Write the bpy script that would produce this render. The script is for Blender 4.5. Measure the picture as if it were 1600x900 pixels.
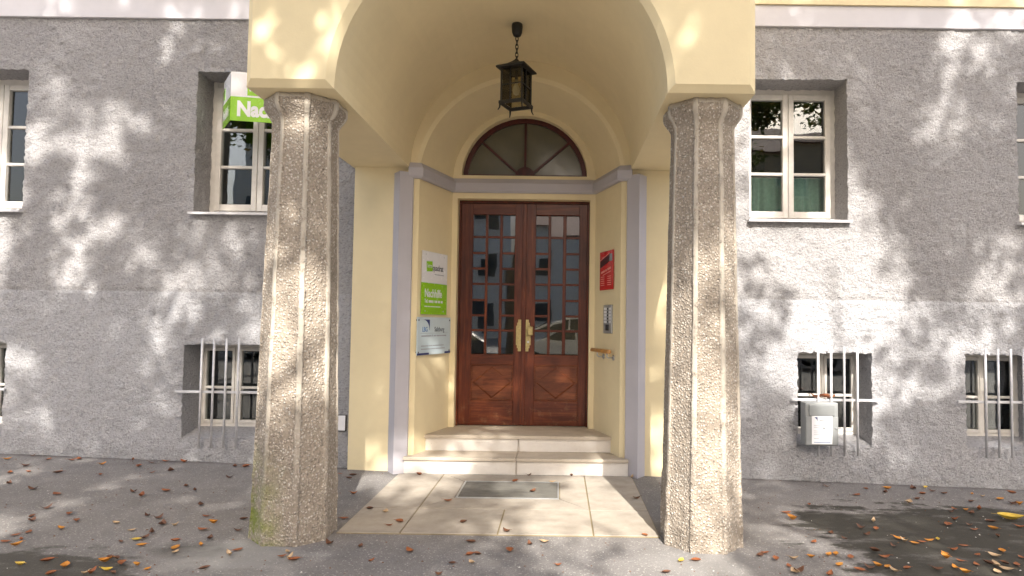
import bpy, bmesh, math, random
import numpy as np
from mathutils import Matrix, Vector
rad = math.radians
for o in list(bpy.data.objects): bpy.data.objects.remove(o, do_unlink=True)
scn = bpy.context.scene
COL = scn.collection

# ------------------------------------------------------------------ camera
CAM = Vector((0.41, 0.0, 1.5))
PITCH, ROLL = rad(2.4), 0.013
fw = Vector((0, math.cos(PITCH), math.sin(PITCH))); r0 = Vector((1, 0, 0)); u0 = r0.cross(fw)
rt = r0*math.cos(ROLL) + u0*math.sin(ROLL); up = -r0*math.sin(ROLL) + u0*math.cos(ROLL)
cd = bpy.data.cameras.new('camera'); cam = bpy.data.objects.new('camera', cd); COL.objects.link(cam)
cam.matrix_world = Matrix(((rt.x, up.x, -fw.x, CAM.x), (rt.y, up.y, -fw.y, CAM.y), (rt.z, up.z, -fw.z, CAM.z), (0, 0, 0, 1)))
cd.sensor_width = 36; cd.lens = 22.5; cd.shift_x = -0.0466; cd.shift_y = 0.0069
cd.clip_start = 0.05; cd.clip_end = 1000
scn.camera = cam
# ------------------------------------------------------------------ sky, sun, exposure
SUN_AZ, SUN_EL = rad(10), rad(38)
w = bpy.data.worlds.new('World'); scn.world = w; w.use_nodes = True
nt = w.node_tree; bg = nt.nodes['Background']
sky = nt.nodes.new('ShaderNodeTexSky'); sky.sky_type = 'NISHITA'; sky.sun_disc = False
sky.sun_elevation = SUN_EL; sky.sun_rotation = math.pi - SUN_AZ; sky.air_density = 1.0; sky.dust_density = 4.0; sky.ozone_density = 0.0
nt.links.new(sky.outputs[0], bg.inputs[0]); bg.inputs[1].default_value = 0.15
sd = bpy.data.lights.new('sun', 'SUN'); sd.energy = 4.2; sd.angle = rad(0.55); sd.color = (1.0, 0.95, 0.87)
sun = bpy.data.objects.new('sun', sd); COL.objects.link(sun)
dirv = Vector((-math.sin(SUN_AZ)*math.cos(SUN_EL), math.cos(SUN_AZ)*math.cos(SUN_EL), -math.sin(SUN_EL)))
sun.rotation_euler = dirv.to_track_quat('-Z', 'Y').to_euler(); sun.location = (2, -10, 12)
scn.view_settings.view_transform = 'Standard'; scn.view_settings.look = 'None'
scn.view_settings.gamma = 1; scn.view_settings.use_curve_mapping = False
scn.view_settings.exposure = 1.42

# ------------------------------------------------------------------ helpers
W = {}
def link(name, data, M=None, parent=None):
    o = bpy.data.objects.new(name, data); COL.objects.link(o)
    M = M.copy() if M is not None else Matrix.Identity(4)
    W[o.name] = M
    if parent is not None:
        o.parent = parent; o.matrix_parent_inverse = W[parent.name].inverted()
    o.matrix_basis = M
    return o
def T(x, y, z): return Matrix.Translation((x, y, z))
def RZ(a): return Matrix.Rotation(a, 4, 'Z')
def tag(o, label=None, cat=None, group=None, kind=None):
    if label: o['label'] = label
    if cat: o['category'] = cat
    if group: o['group'] = group
    if kind: o['kind'] = kind
    return o
def empty(name, M, parent=None):
    o = link(name, None, M, parent); o.empty_display_size = 0.1; return o
class MB:
    """collects verts/faces (world or local coords)"""
    def __init__(s): s.v = []; s.f = []; s.m = []
    def add(s, vs, fs, mi=0):
        b = len(s.v); s.v += [tuple(p) for p in vs]; s.f += [tuple(i+b for i in f) for f in fs]; s.m += [mi]*len(fs); return s
    def box(s, x0, x1, y0, y1, z0, z1, mi=0, bev=0.0):
        bm = bmesh.new(); bmesh.ops.create_cube(bm, size=1)
        for v in bm.verts: v.co = Vector(((x0+x1)/2+v.co.x*(x1-x0), (y0+y1)/2+v.co.y*(y1-y0), (z0+z1)/2+v.co.z*(z1-z0)))
        if bev: bmesh.ops.bevel(bm, geom=bm.edges[:], offset=bev, segments=1, affect='EDGES', profile=0.5)
        bm.verts.index_update()
        s.add([v.co[:] for v in bm.verts], [[v.index for v in f.verts] for f in bm.faces], mi); bm.free(); return s
    def prism(s, pts, z0, z1, mi=0):
        n = len(pts); s.add([(x, y, z0) for x, y in pts]+[(x, y, z1) for x, y in pts],
            [[i, (i+1) % n, n+(i+1) % n, n+i] for i in range(n)]+[list(range(n))[::-1], list(range(n, 2*n))], mi); return s
    def prism_y(s, pts, y0, y1, mi=0):
        n = len(pts); s.add([(x, y0, z) for x, z in pts]+[(x, y1, z) for x, z in pts],
            [[i, n+i, n+(i+1) % n, (i+1) % n] for i in range(n)]+[list(range(n)), list(range(n, 2*n))[::-1]], mi); return s
    def tube(s, pts, rs, n=8, mi=0, cap=True):
        pts = [Vector(p) for p in pts]; b = len(s.v); rings = []
        ref = None
        for i, p in enumerate(pts):
            d = (pts[min(i+1, len(pts)-1)]-pts[max(i-1, 0)]).normalized()
            if ref is None: ref = d.orthogonal().normalized()
            ref = (ref-d*ref.dot(d)).normalized(); q = d.cross(ref)
            r = rs[i] if hasattr(rs, '__len__') else rs
            rings.append([p+ref*(r*math.cos(2*math.pi*k/n))+q*(r*math.sin(2*math.pi*k/n)) for k in range(n)])
        vs = [v for R_ in rings for v in R_]
        fs = [[i*n+k, i*n+(k+1) % n, (i+1)*n+(k+1) % n, (i+1)*n+k] for i in range(len(pts)-1) for k in range(n)]
        if cap: fs += [list(range(n))[::-1], [(len(pts)-1)*n+k for k in range(n)]]
        s.add(vs, fs, mi); return s
    def lathe(s, prof, c=(0, 0, 0), n=16, mi=0):
        vs = [(c[0]+r*math.cos(2*math.pi*k/n), c[1]+r*math.sin(2*math.pi*k/n), c[2]+z) for r, z in prof for k in range(n)]
        fs = [[i*n+k, i*n+(k+1) % n, (i+1)*n+(k+1) % n, (i+1)*n+k] for i in range(len(prof)-1) for k in range(n)]
        s.add(vs, fs, mi); return s
    def mesh(s, name, mats, smooth=False):
        me = bpy.data.meshes.new(name); me.from_pydata(s.v, [], s.f)
        for m in (mats if isinstance(mats, (list, tuple)) else [mats]): me.materials.append(m)
        me.polygons.foreach_set('material_index', s.m)
        bm = bmesh.new(); bm.from_mesh(me); bmesh.ops.recalc_face_normals(bm, faces=bm.faces); bm.to_mesh(me); bm.free()
        if smooth: me.polygons.foreach_set('use_smooth', [True]*len(me.polygons))
        me.update(); return me
    def obj(s, name, mats, parent=None, M=None, smooth=False): return link(name, s.mesh(name, mats, smooth), M, parent)
_bc = {}
def box(name, size, M, mat, parent=None, bev=0.0):
    """box centred on M's origin, mesh data shared between alike boxes"""
    k = (tuple(round(c, 4) for c in size), mat.name, bev)
    if k not in _bc:
        a, b, c = size; _bc[k] = MB().box(-a/2, a/2, -b/2, b/2, -c/2, c/2, 0, bev).mesh(name, mat)
    return link(name, _bc[k], M, parent)
def text(body, size, M, mat, parent, name='lettering', align='LEFT', sx=1.0, bold=0.0, depth=0.0008):
    cu = bpy.data.curves.new('t', 'FONT'); cu.body = body; cu.size = size; cu.extrude = depth; cu.align_x = align; cu.offset = bold; cu.resolution_u = 3
    t = bpy.data.objects.new('t', cu); COL.objects.link(t)
    dg = bpy.context.evaluated_depsgraph_get(); me = bpy.data.meshes.new_from_object(t.evaluated_get(dg))
    bpy.data.objects.remove(t, do_unlink=True); bpy.data.curves.remove(cu)
    me.materials.clear(); me.materials.append(mat); me.name = name
    me.transform(Matrix.Diagonal((sx, 1, 1, 1)))
    return link(name, me, M @ Matrix.Rotation(math.pi/2, 4, 'X'), parent)

def small_print(M, x, z, words, h, mat, parent, y=-.0042):
    """a line of print too small to read in the photograph, as word-shaped marks"""
    mb = MB()
    for wd in words:
        if wd > 0: mb.box(x, x+wd, y-.0004, y+.0006, z, z+h); x += wd+h*.7
        else: x -= wd
    return mb.obj('small_print', mat, parent, M)
# value-noise vector field (numpy), used to roughen plaster and stone
def _h(i, j, k, s):
    n = (i*374761393+j*668265263+k*2147483647+s*974634541) & 0xffffffff
    n = ((n ^ (n >> 13))*1274126177) & 0xffffffff; n = ((n ^ (n >> 16))*2246822519) & 0xffffffff
    return ((n ^ (n >> 15)) & 0xffff)/32767.5-1.0
def vnoise(p, cell, seed):
    q = p/cell; f = np.floor(q).astype(np.int64); t = q-f; t = t*t*(3-2*t); out = 0
    for a in (0, 1):
        for b in (0, 1):
            for c in (0, 1):
                wgt = (t[:, 0] if a else 1-t[:, 0])*(t[:, 1] if b else 1-t[:, 1])*(t[:, 2] if c else 1-t[:, 2])
                out = out+wgt*_h(f[:, 0]+a, f[:, 1]+b, f[:, 2]+c, seed)
    return out
def vfield(p, amp, cell, seed=1):
    return np.stack([vnoise(p, cell, seed+k*17) for k in range(3)], 1)*amp
def np_mesh(name, V, F, mats, mi=None, smooth=True):
    me = bpy.data.meshes.new(name); k = F.shape[1]
    me.vertices.add(len(V)); me.vertices.foreach_set('co', np.asarray(V, np.float32).ravel())
    me.loops.add(F.size); me.loops.foreach_set('vertex_index', F.astype(np.int32).ravel())
    me.polygons.add(len(F)); me.polygons.foreach_set('loop_start', np.arange(0, F.size, k, dtype=np.int32))
    me.polygons.foreach_set('loop_total', np.full(len(F), k, np.int32))
    for m in (mats if isinstance(mats, (list, tuple)) else [mats]): me.materials.append(m)
    if mi is not None: me.polygons.foreach_set('material_index', np.asarray(mi, np.int32))
    me.polygons.foreach_set('use_smooth', np.full(len(F), smooth))
    me.update(calc_edges=True); me.validate(); return me

# ------------------------------------------------------------------ materials
class NT:
    def __init__(s, name):
        s.m = bpy.data.materials.new(name); s.m.use_nodes = True; s.t = s.m.node_tree; s.n = s.t.nodes
        s.b = s.n['Principled BSDF']; s.out = s.n['Material Output']; s.co = s.n.new('ShaderNodeTexCoord').outputs['Object']
        s.geo = s.n.new('ShaderNodeNewGeometry').outputs['Position']
    def L(s, a, b): s.t.links.new(a, b)
    def noise(s, scale, detail=4, rough=.6, vec=None, dist=0.0):
        n = s.n.new('ShaderNodeTexNoise'); n.inputs['Scale'].default_value = scale; n.inputs['Detail'].default_value = detail
        n.inputs['Roughness'].default_value = rough; n.inputs['Distortion'].default_value = dist
        s.L(vec or s.geo, n.inputs['Vector']); return n.outputs['Fac']
    def voro(s, scale, vec=None, out='Distance', feat='F1'):
        n = s.n.new('ShaderNodeTexVoronoi'); n.feature = feat; n.inputs['Scale'].default_value = scale; s.L(vec or s.geo, n.inputs['Vector']); return n.outputs[out]
    def ramp(s, fac, stops):
        n = s.n.new('ShaderNodeValToRGB'); e = n.color_ramp.elements
        while len(e) < len(stops): e.new(.5)
        for q, (p, c) in zip(e, stops): q.position = p; q.color = (*c, 1) if hasattr(c, '__len__') else (c, c, c, 1)
        s.L(fac, n.inputs[0]); return n.outputs[0]
    def mix(s, fac, a, b, mode='MIX'):
        n = s.n.new('ShaderNodeMix'); n.data_type = 'RGBA'; n.blend_type = mode
        for i, x in ((0, fac), (6, a), (7, b)):
            if hasattr(x, 'is_output'): s.L(x, n.inputs[i])
            else: n.inputs[i].default_value = x if i == 0 else ((*x, 1) if hasattr(x, '__len__') else (x, x, x, 1))
        return n.outputs[2]
    def math(s, op, a, b=0.0, c=0.0, clamp=False):
        n = s.n.new('ShaderNodeMath'); n.operation = op; n.use_clamp = clamp
        for i, x in enumerate((a, b, c)):
            if hasattr(x, 'is_output'): s.L(x, n.inputs[i])
            else: n.inputs[i].default_value = x
        return n.outputs[0]
    def scale(s, vec, sc, loc=(0, 0, 0)):
        n = s.n.new('ShaderNodeMapping'); n.inputs['Scale'].default_value = sc; n.inputs['Location'].default_value = loc; s.L(vec, n.inputs['Vector']); return n.outputs[0]
    def xyz(s):
        n = s.n.new('ShaderNodeSeparateXYZ'); s.L(s.geo, n.inputs[0]); return n.outputs
    def bump(s, h, strength, dist=0.01):
        n = s.n.new('ShaderNodeBump'); n.inputs['Strength'].default_value = strength; n.inputs['Distance'].default_value = dist
        s.L(h, n.inputs['Height']); s.L(n.outputs[0], s.b.inputs['Normal']); return n
    def set(s, **k):
        for a, v in k.items():
            i = s.b.inputs[a.replace('_', ' ')]
            if hasattr(v, 'is_output'): s.L(v, i)
            else: i.default_value = (*v, 1) if hasattr(v, '__len__') and len(v) == 3 else v
        return s
def simple(name, col, rough=.6, var=.12, scale=8, bump=0.0, bscale=60, metal=0.0, coat=0.0, spec=.5):
    m = NT(name); lo = tuple(c*(1-var) for c in col); hi = tuple(min(1, c*(1+var)) for c in col)
    f = m.noise(scale, 5, .6)
    m.set(Base_Color=m.ramp(f, [(.3, lo), (.7, hi)]), Roughness=m.math('MULTIPLY_ADD', m.noise(scale*3), .2, rough-.1), Metallic=metal, Coat_Weight=coat, Specular_IOR_Level=spec)
    if bump: m.bump(m.noise(bscale, 4), bump, .004)
    return m.m
def mk_stucco():
    m = NT('roughcast_grey'); z = m.xyz()[2]
    big = m.noise(.7, 4, .6); fine = m.noise(55, 4, .7); grit = m.noise(130, 3, .6)
    up_ = m.ramp(m.math('MULTIPLY_ADD', big, .6, m.math('MULTIPLY', fine, .4)), [(.35, (.385, .372, .375)), (.65, (.49, .475, .48))])
    lo_ = m.ramp(m.math('MULTIPLY_ADD', big, .6, m.math('MULTIPLY', fine, .4)), [(.35, (.43, .423, .435)), (.65, (.54, .532, .55))])
    k = m.math('SMOOTH_MIN', m.math('MULTIPLY_ADD', z, -.32, 1.05), 1.0, .15, True)
    foot = m.math('MULTIPLY', m.math('MULTIPLY_ADD', z, -3.2, .75, True), m.noise(5, 5, .7), 0, True)
    c = m.mix(m.math('LESS_THAN', z, 1.757), up_, lo_)
    c = m.mix(.85, c, m.ramp(m.noise(46, 3, .6, m.scale(m.geo, (1, 1, 1.6))), [(.30, .55), (.46, .95), (.7, 1.12)]), 'MULTIPLY')
    c = m.mix(m.math('MULTIPLY', foot, .5), c, (.24, .23, .21))
    c = m.mix(m.math('MULTIPLY', m.ramp(m.noise(3, 3, .5, m.scale(m.geo, (1, 1, .12))), [(.55, 0.0), (.75, 1.0)]), .12), c, (.3, .29, .28))
    m.set(Base_Color=c, Roughness=.92, Specular_IOR_Level=.25)
    m.bump(m.math('ADD', m.noise(42, 3, .7), m.math('MULTIPLY', grit, .6)), 1.0, .03); return m.m
def mk_plaster(name, col, dirt=.2):
    m = NT(name); f = m.noise(1.3, 5, .55); g = m.noise(9, 4, .6)
    c = m.ramp(m.math('MULTIPLY_ADD', f, .7, m.math('MULTIPLY', g, .3)), [(.3, tuple(x*.93 for x in col)), (.7, tuple(min(1, x*1.04) for x in col))])
    z = m.xyz()[2]
    d = m.math('MULTIPLY', m.math('MULTIPLY_ADD', z, -1.6, .75, True), m.ramp(m.noise(7, 6, .7), [(.42, 0.0), (.7, 1.0)]))
    c = m.mix(m.math('MULTIPLY', d, dirt), c, (.42, .37, .28))
    m.set(Base_Color=c, Roughness=.85, Specular_IOR_Level=.3); m.bump(m.math('MULTIPLY_ADD', m.noise(90, 4, .6), .6, m.noise(6, 3)), .35, .004); return m.m
def mk_aggregate(name, rib):
    m = NT(name); wv = m.n.new('ShaderNodeVectorMath'); wv.operation = 'ADD'; nz = m.n.new('ShaderNodeTexNoise'); nz.inputs['Scale'].default_value = 60; m.L(m.geo, nz.inputs['Vector'])
    sc_ = m.n.new('ShaderNodeVectorMath'); sc_.operation = 'SCALE'; sc_.inputs['Scale'].default_value = .012; m.L(nz.outputs['Color'], sc_.inputs[0]); m.L(m.geo, wv.inputs[0]); m.L(sc_.outputs[0], wv.inputs[1]); P = wv.outputs[0]
    v = m.voro(62, P, 'Color'); d = m.voro(62, P); v2 = m.voro(150, P, 'Color')
    sv = m.n.new('ShaderNodeSeparateColor'); m.L(v, sv.inputs[0]); s2 = m.n.new('ShaderNodeSeparateColor'); m.L(v2, s2.inputs[0])
    st = m.ramp(sv.outputs[0], [(0, (.17, .135, .105)), (.25, (.36, .30, .24)), (.6, (.48, .415, .345)), (.85, (.60, .535, .455)), (.97, (.78, .73, .66))])
    st = m.mix(.4, st, m.ramp(s2.outputs[1], [(0, (.16, .125, .095)), (1, (.64, .57, .49))]))
    c = m.mix(m.ramp(d, [(.35, 0.0), (.62, 1.0)]), st, (.32, .27, .215))
    c = m.mix(.8, c, m.ramp(m.noise(1.4, 5, .6), [(.35, .72), (.7, 1.12)]), 'MULTIPLY')
    h = m.math('ADD', m.math('MULTIPLY', m.ramp(d, [(.0, 1.0), (.6, 0.0)]), .7), m.math('MULTIPLY', sv.outputs[1], .5))
    if rib:
        z = m.xyz()[2]; sm = m.ramp(m.noise(6, 6, .65), [(.3, (.37, .325, .268)), (.7, (.49, .44, .37))])
        f = m.math('MULTIPLY', m.ramp(m.noise(14, 5, .75), [(.34, 0.0), (.46, 1.0)]), m.math('MULTIPLY_ADD', z, 1.3, -.25, True))
        c = m.mix(f, c, sm); h = m.math('MULTIPLY', h, m.math('SUBTRACT', 1.0, m.math('MULTIPLY', f, .85)))
    c = _moss(m, c); m.set(Base_Color=c, Roughness=.85, Specular_IOR_Level=.35); m.bump(h, 1.0, .012); return m.m
def _moss(m, c):
    x, y, z = m.xyz()
    a = m.math('MULTIPLY_ADD', x, -3.5, -4.75, True)             # the left side of the column by the green banner
    b = m.math('MULTIPLY_ADD', z, -1.5, 1.0, True)
    f = m.math('MULTIPLY', m.math('MULTIPLY', a, b), m.ramp(m.noise(6, 6, .75), [(.4, 0.0), (.6, 1.0)]), 0, True)
    return m.mix(m.math('MULTIPLY', f, 1.7, 0, True), c, (.20, .23, .05))
def mk_wood(name, sc, c0, c1, c2, rough=.32):
    m = NT(name); v = m.scale(m.geo, sc); n = m.noise(1.0, 6, .65, v, .6); f = m.noise(6.0, 3, .5, v); pat = m.noise(2.2, 4, .6)
    c = m.ramp(m.math('MULTIPLY_ADD', n, .75, m.math('MULTIPLY', f, .25)), [(.3, c0), (.52, c1), (.72, c2)])
    c = m.mix(.75, c, m.ramp(pat, [(.3, .55), (.7, 1.2)]), 'MULTIPLY')
    wear = m.math('MULTIPLY', m.math('MULTIPLY_ADD', m.xyz()[2], -2.2, 1.75, True), m.ramp(m.noise(11, 5, .7), [(.55, 0.0), (.72, 1.0)]))
    c = m.mix(m.math('MULTIPLY', wear, .45), c, (.30, .17, .09))
    m.set(Base_Color=c, Roughness=m.math('MULTIPLY_ADD', m.noise(14, 4), .25, rough-.1), Coat_Weight=.06, Coat_Roughness=.2, Specular_IOR_Level=.35)
    m.bump(f, .12, .003); return m.m
def mk_glass(name, ior=1.9, tint=(.9, .93, .92)):
    m = bpy.data.materials.new(name); m.use_nodes = True; t = m.node_tree; n = t.nodes; n.clear()
    out = n.new('ShaderNodeOutputMaterial'); tr = n.new('ShaderNodeBsdfTransparent'); tr.inputs[0].default_value = (*tint, 1)
    gl = n.new('ShaderNodeBsdfGlossy'); gl.inputs['Roughness'].default_value = .012; fr = n.new('ShaderNodeFresnel'); fr.inputs[0].default_value = ior
    ns = n.new('ShaderNodeTexNoise'); ns.inputs['Scale'].default_value = 2.3; ns.inputs['Detail'].default_value = 1
    tc = n.new('ShaderNodeNewGeometry'); t.links.new(tc.outputs['Position'], ns.inputs['Vector'])
    bp = n.new('ShaderNodeBump'); bp.inputs['Strength'].default_value = .25; bp.inputs['Distance'].default_value = .004
    t.links.new(ns.outputs['Fac'], bp.inputs['Height']); t.links.new(bp.outputs[0], gl.inputs['Normal']); 
    mx = n.new('ShaderNodeMixShader'); t.links.new(fr.outputs[0], mx.inputs[0]); t.links.new(tr.outputs[0], mx.inputs[1]); t.links.new(gl.outputs[0], mx.inputs[2]); t.links.new(mx.outputs[0], out.inputs[0])
    return m
def mk_asphalt():
    m = NT('asphalt'); x, y, z = m.xyz()
    spk = m.noise(140, 3, .7); big = m.noise(.55, 5, .6); mid = m.noise(4, 5, .65)
    c = m.ramp(m.math('MULTIPLY_ADD', big, .5, m.math('MULTIPLY', mid, .5)), [(.32, (.155, .145, .138)), (.68, (.24, .225, .215))])
    c = m.mix(.7, c, m.ramp(spk, [(.3, .55), (.7, 1.4)]), 'MULTIPLY')
    v = m.voro(120, out='Color'); sv = m.n.new('ShaderNodeSeparateColor'); m.L(v, sv.inputs[0])
    c = m.mix(m.ramp(sv.outputs[0], [(.93, 0.0), (.97, .65)]), c, (.42, .40, .37))
    wob = m.noise(1.6, 6, .72); wob2 = m.noise(1.0, 5, .7, m.scale(m.geo, (1.1, 3.4, 1)))
    def blob(cx, cy, rx, ry, t0, t1, amt):
        a = m.math('POWER', m.math('DIVIDE', m.math('SUBTRACT', x, cx), rx), 2.0); b = m.math('POWER', m.math('DIVIDE', m.math('SUBTRACT', y, cy), ry), 2.0)
        d = m.math('ADD', m.math('SQRT', m.math('ADD', a, b)), m.math('ADD', m.math('MULTIPLY_ADD', wob, 1.5, -.75), m.math('MULTIPLY_ADD', wob2, 1.7, -.85)))
        return m.math('MULTIPLY', m.ramp(d, [(t0, 1.0), (t1, 0.0)]), amt)
    st = m.math('MAXIMUM', blob(3.75, 4.6, 1.75, 1.1, .85, 1.0, .95), blob(-2.75, 3.75, .75, .42, .75, .98, .8))
    st = m.math('MAXIMUM', st, blob(-1.9, 4.15, .28, .16, .6, 1.0, .6))
    st = m.math('MULTIPLY', st, m.ramp(m.noise(2.2, 6, .75, m.scale(m.geo, (1, 2.6, 1))), [(.30, .45), (.46, 1.0)])); c = m.mix(st, c, (.034, .031, .023))
    # sunlight at the left column foot painted pale; fainter pale patch at the right
    c = m.mix(m.math('MAXIMUM', blob(-1.55, 4.05, .55, .36, .5, 1.0, .55), blob(1.35, 4.1, .45, .3, .5, 1.0, .3)), c, (.31, .30, .28))
    wl = m.math('MULTIPLY', m.math('MULTIPLY_ADD', y, 9.0, -57.3, True), m.math('LESS_THAN', y, 6.6)); c = m.mix(m.math('MULTIPLY', wl, m.ramp(wob, [(.4, .2), (.6, .9)])), c, (.045, .04, .033))  # darker broken strip along the foot of the wall
    m.set(Base_Color=c, Roughness=m.math('MULTIPLY_ADD', st, -.15, .88), Specular_IOR_Level=.35)
    m.bump(m.math('ADD', m.noise(150, 3, .7), m.math('MULTIPLY', m.noise(18, 4), .8)), .6, .006); return m.m
def mk_stone(name, a, b, stain, bumpy=.2):
    m = NT(name); f = m.noise(3.2, 6, .65); g = m.noise(26, 5, .7)
    c = m.ramp(m.math('MULTIPLY_ADD', f, .65, m.math('MULTIPLY', g, .35)), [(.3, a), (.7, b)])
    c = m.mix(m.math('MULTIPLY', m.ramp(m.noise(6.5, 7, .75), [(.5, 0.0), (.75, 1.0)]), .55), c, stain)
    c = m.mix(m.ramp(m.noise(75, 3, .7), [(.66, 0.0), (.75, .5)]), c, tuple(x*.45 for x in stain))
    m.set(Base_Color=c, Roughness=.7, Specular_IOR_Level=.4); m.bump(g, bumpy, .003); return m.m
def mk_leaf(name, a, b, trans=.35, rough=.55):
    m = NT(name); oi = m.n.new('ShaderNodeObjectInfo'); 
    c = m.ramp(m.noise(30, 3, .6), [(.3, a), (.7, b)])
    m.set(Base_Color=c, Roughness=rough)
    tl = m.n.new('ShaderNodeBsdfTranslucent'); m.L(c, tl.inputs[0]); mx = m.n.new('ShaderNodeMixShader'); mx.inputs[0].default_value = trans
    m.L(m.b.outputs[0], mx.inputs[1]); m.L(tl.outputs[0], mx.inputs[2]); m.L(mx.outputs[0], m.out.inputs[0]); return m.m

STUCCO = mk_stucco()
CREAM = mk_plaster('cream_plaster', (.765, .65, .415)); CREAM_UP = CREAM
BANDM = mk_plaster('pale_grey_plaster', (.62, .605, .635), .05); GREYP = mk_plaster('mauve_grey_paint', (.46, .44, .475), .15)
AGG = mk_aggregate('exposed_aggregate', False); RIB = mk_aggregate('worn_concrete_rib', True); ASPH = mk_asphalt()
WOODV = mk_wood('varnished_wood_upright', (26, 26, 1.6), (.040, .007, .003), (.105, .021, .007), (.21, .055, .017))
WOODH = mk_wood('varnished_wood_level', (1.6, 26, 26), (.042, .008, .003), (.12, .026, .009), (.23, .065, .02))
WOODP = mk_wood('varnished_wood_panel', (2.2, 20, 14), (.06, .014, .005), (.15, .040, .014), (.26, .085, .029))
REDW = mk_wood('dark_red_wood', (20, 20, 3), (.03, .006, .006), (.075, .014, .012), (.11, .022, .018))
GLASS = mk_glass('window_glass', 1.75); DGLASS = mk_glass('door_glass', 2.3, (.75, .78, .78)); LGLASS = mk_glass('lamp_glass', 1.45, (.80, .77, .66))
FANGLASS = simple('frosted_olive_glass', (.105, .098, .066), .22, .15, 3)
WINW = simple('window_white_paint', (.66, .63, .585), .5, .08, 12); SILL = simple('sill_metal', (.62, .61, .62), .45, .06, 10)
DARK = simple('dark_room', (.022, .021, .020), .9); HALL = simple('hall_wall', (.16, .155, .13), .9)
BAR = simple('galvanised_bar', (.56, .555, .57), .5, .12, 20, metal=.25)
MAIL = simple('mailbox_grey', (.265, .275, .275), .45, .08, 9); MAILD = simple('mailbox_flap_grey', (.225, .235, .235), .45, .06, 9)
IRON = simple('black_iron', (.016, .015, .013), .5, .3, 30); BRASS = simple('old_brass', (.42, .33, .15), .42, .2, 40, metal=.7)
PAPER = simple('white_paper', (.80, .80, .82), .6, .03); INK = simple('grey_ink', (.30, .31, .34), .6); DINK = simple('dark_ink', (.07, .075, .09), .5)
SWHITE = simple('sign_white', (.78, .77, .79), .25, .02, coat=.5); SGREEN = simple('sign_green', (.27, .56, .015), .25, .04, coat=.5)
SGLASS = simple('pale_blue_sign', (.58, .68, .72), .2, .03, coat=.6); NAVY = simple('navy_print', (.02, .035, .16), .4); BLUE = simple('blue_print', (.05, .16, .42), .4)
SRED = simple('red_sign', (.62, .018, .018), .22, .05, coat=.6); SPINK = simple('pale_red_print', (.80, .30, .26), .4); SDARK = simple('dark_photo_print', (.055, .012, .018), .35)
STEEL = simple('brushed_steel', (.50, .51, .52), .38, .06, 30, metal=.6); BLK = simple('black_plastic', (.02, .02, .022), .35)
OAK = simple('orange_wood', (.50, .25, .075), .4, .18, 14)
PAVE = mk_stone('beige_paving_stone', (.27, .235, .195), (.43, .385, .325), (.17, .145, .11)); RISER = mk_stone('pale_step_stone', (.60, .55, .50), (.73, .69, .63), (.50, .43, .35)); TREAD = mk_stone('brownish_tread_stone', (.40, .34, .265), (.54, .47, .385), (.28, .225, .16))
GROUT = simple('yellowish_grout', (.22, .175, .10), .9)
def mk_mat():
    m = NT('grey_doormat'); s_ = m.noise(1, 3, .6, m.scale(m.geo, (3, 170, 1))); g = m.noise(7, 5, .7)
    c = m.ramp(s_, [(.3, (.075, .07, .058)), (.7, (.21, .20, .175))]); c = m.mix(.6, c, m.ramp(g, [(.3, .6), (.7, 1.25)]), 'MULTIPLY')
    m.set(Base_Color=c, Roughness=.95); m.bump(s_, 1.0, .006); return m.m
MATM = mk_mat()
CURT = simple('green_curtain_cloth', (.45, .66, .56), .9, .12, 30)
BARK = simple('tree_bark', (.095, .078, .06), .9, .35, 9, .8, 30)
LEAFG = mk_leaf('green_foliage', (.045, .085, .012), (.10, .13, .02), .4)
LEAFY = mk_leaf('yellowing_foliage', (.16, .13, .015), (.28, .19, .02), .4)

# ------------------------------------------------------------------ ground
def gz(x, y):
    s = math.copysign(max(0.0, min(abs(x), 8.0)-1.0), x); k = (y-3.8)/2.6; k = max(0.0, min(1.0, k)); k = k*k*(3-2*k)
    return -s*0.0275*(.45+.55*k)
def axis(lo, hi, step, far):
    a = list(np.arange(lo, hi+1e-6, step)); e = [far*f for f in (.08, .2, .45, 1.0)]
    return np.array(sorted([lo-q for q in e]+a+[hi+q for q in e]))
gx = axis(-9, 9, .15, 300); gy = axis(-2, 7, .15, 300)
GX, GY = np.meshgrid(gx, gy); Z = np.array([gz(a, b) for a, b in zip(GX.ravel(), GY.ravel())])
n = len(gx); idx = np.arange(len(gx)*len(gy)).reshape(len(gy), len(gx))
F = np.stack([idx[:-1, :-1].ravel(), idx[:-1, 1:].ravel(), idx[1:, 1:].ravel(), idx[1:, :-1].ravel()], 1)
tag(link('ground', np_mesh('ground', np.stack([GX.ravel(), GY.ravel(), Z-.004], 1), F, ASPH)), 'worn grey asphalt forecourt before the building', kind='structure')
# entrance paving: slabs laid round a mat well
pv = MB().box(-1.135, 1.135, 4.555, 6.295, -.06, .0015).obj('entrance_paving', GROUT); tag(pv, 'beige stone paving in front of the entrance steps', kind='structure')
def slab(pts): MB().prism(pts, -.04, .0085).obj('slab', PAVE, pv)
g = .006
def rect(x0, x1, y0, y1): return [(x0+g, y0+g), (x1-g, y0+g), (x1-g, y1-g), (x0+g, y1-g)]
XA, XB, YM, YF, YB = -1.135, -.69, 5.15, 4.555, 6.295
slab(rect(XA, XB, YF, YM)); slab(rect(XA, XB, YM, YB)); slab(rect(-XB-.02, -XA, YF, YM)); slab(rect(-XB-.02, -XA, YM, YB))
slab(rect(XB, -.005, YF, YM)); slab(rect(-.005, -XB-.02, YF, YM))
m0, m1, n0, n1 = -.45, .43, 5.455, 6.02
slab([(XB+g, YM+g), (-XB-.02-g, YM+g), (m1+g, n0-g), (m0-g, n0-g)]); slab([(XB+g, YB-g), (m0-g, n1+g), (m1+g, n1+g), (-XB-.02-g, YB-g)])
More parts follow.
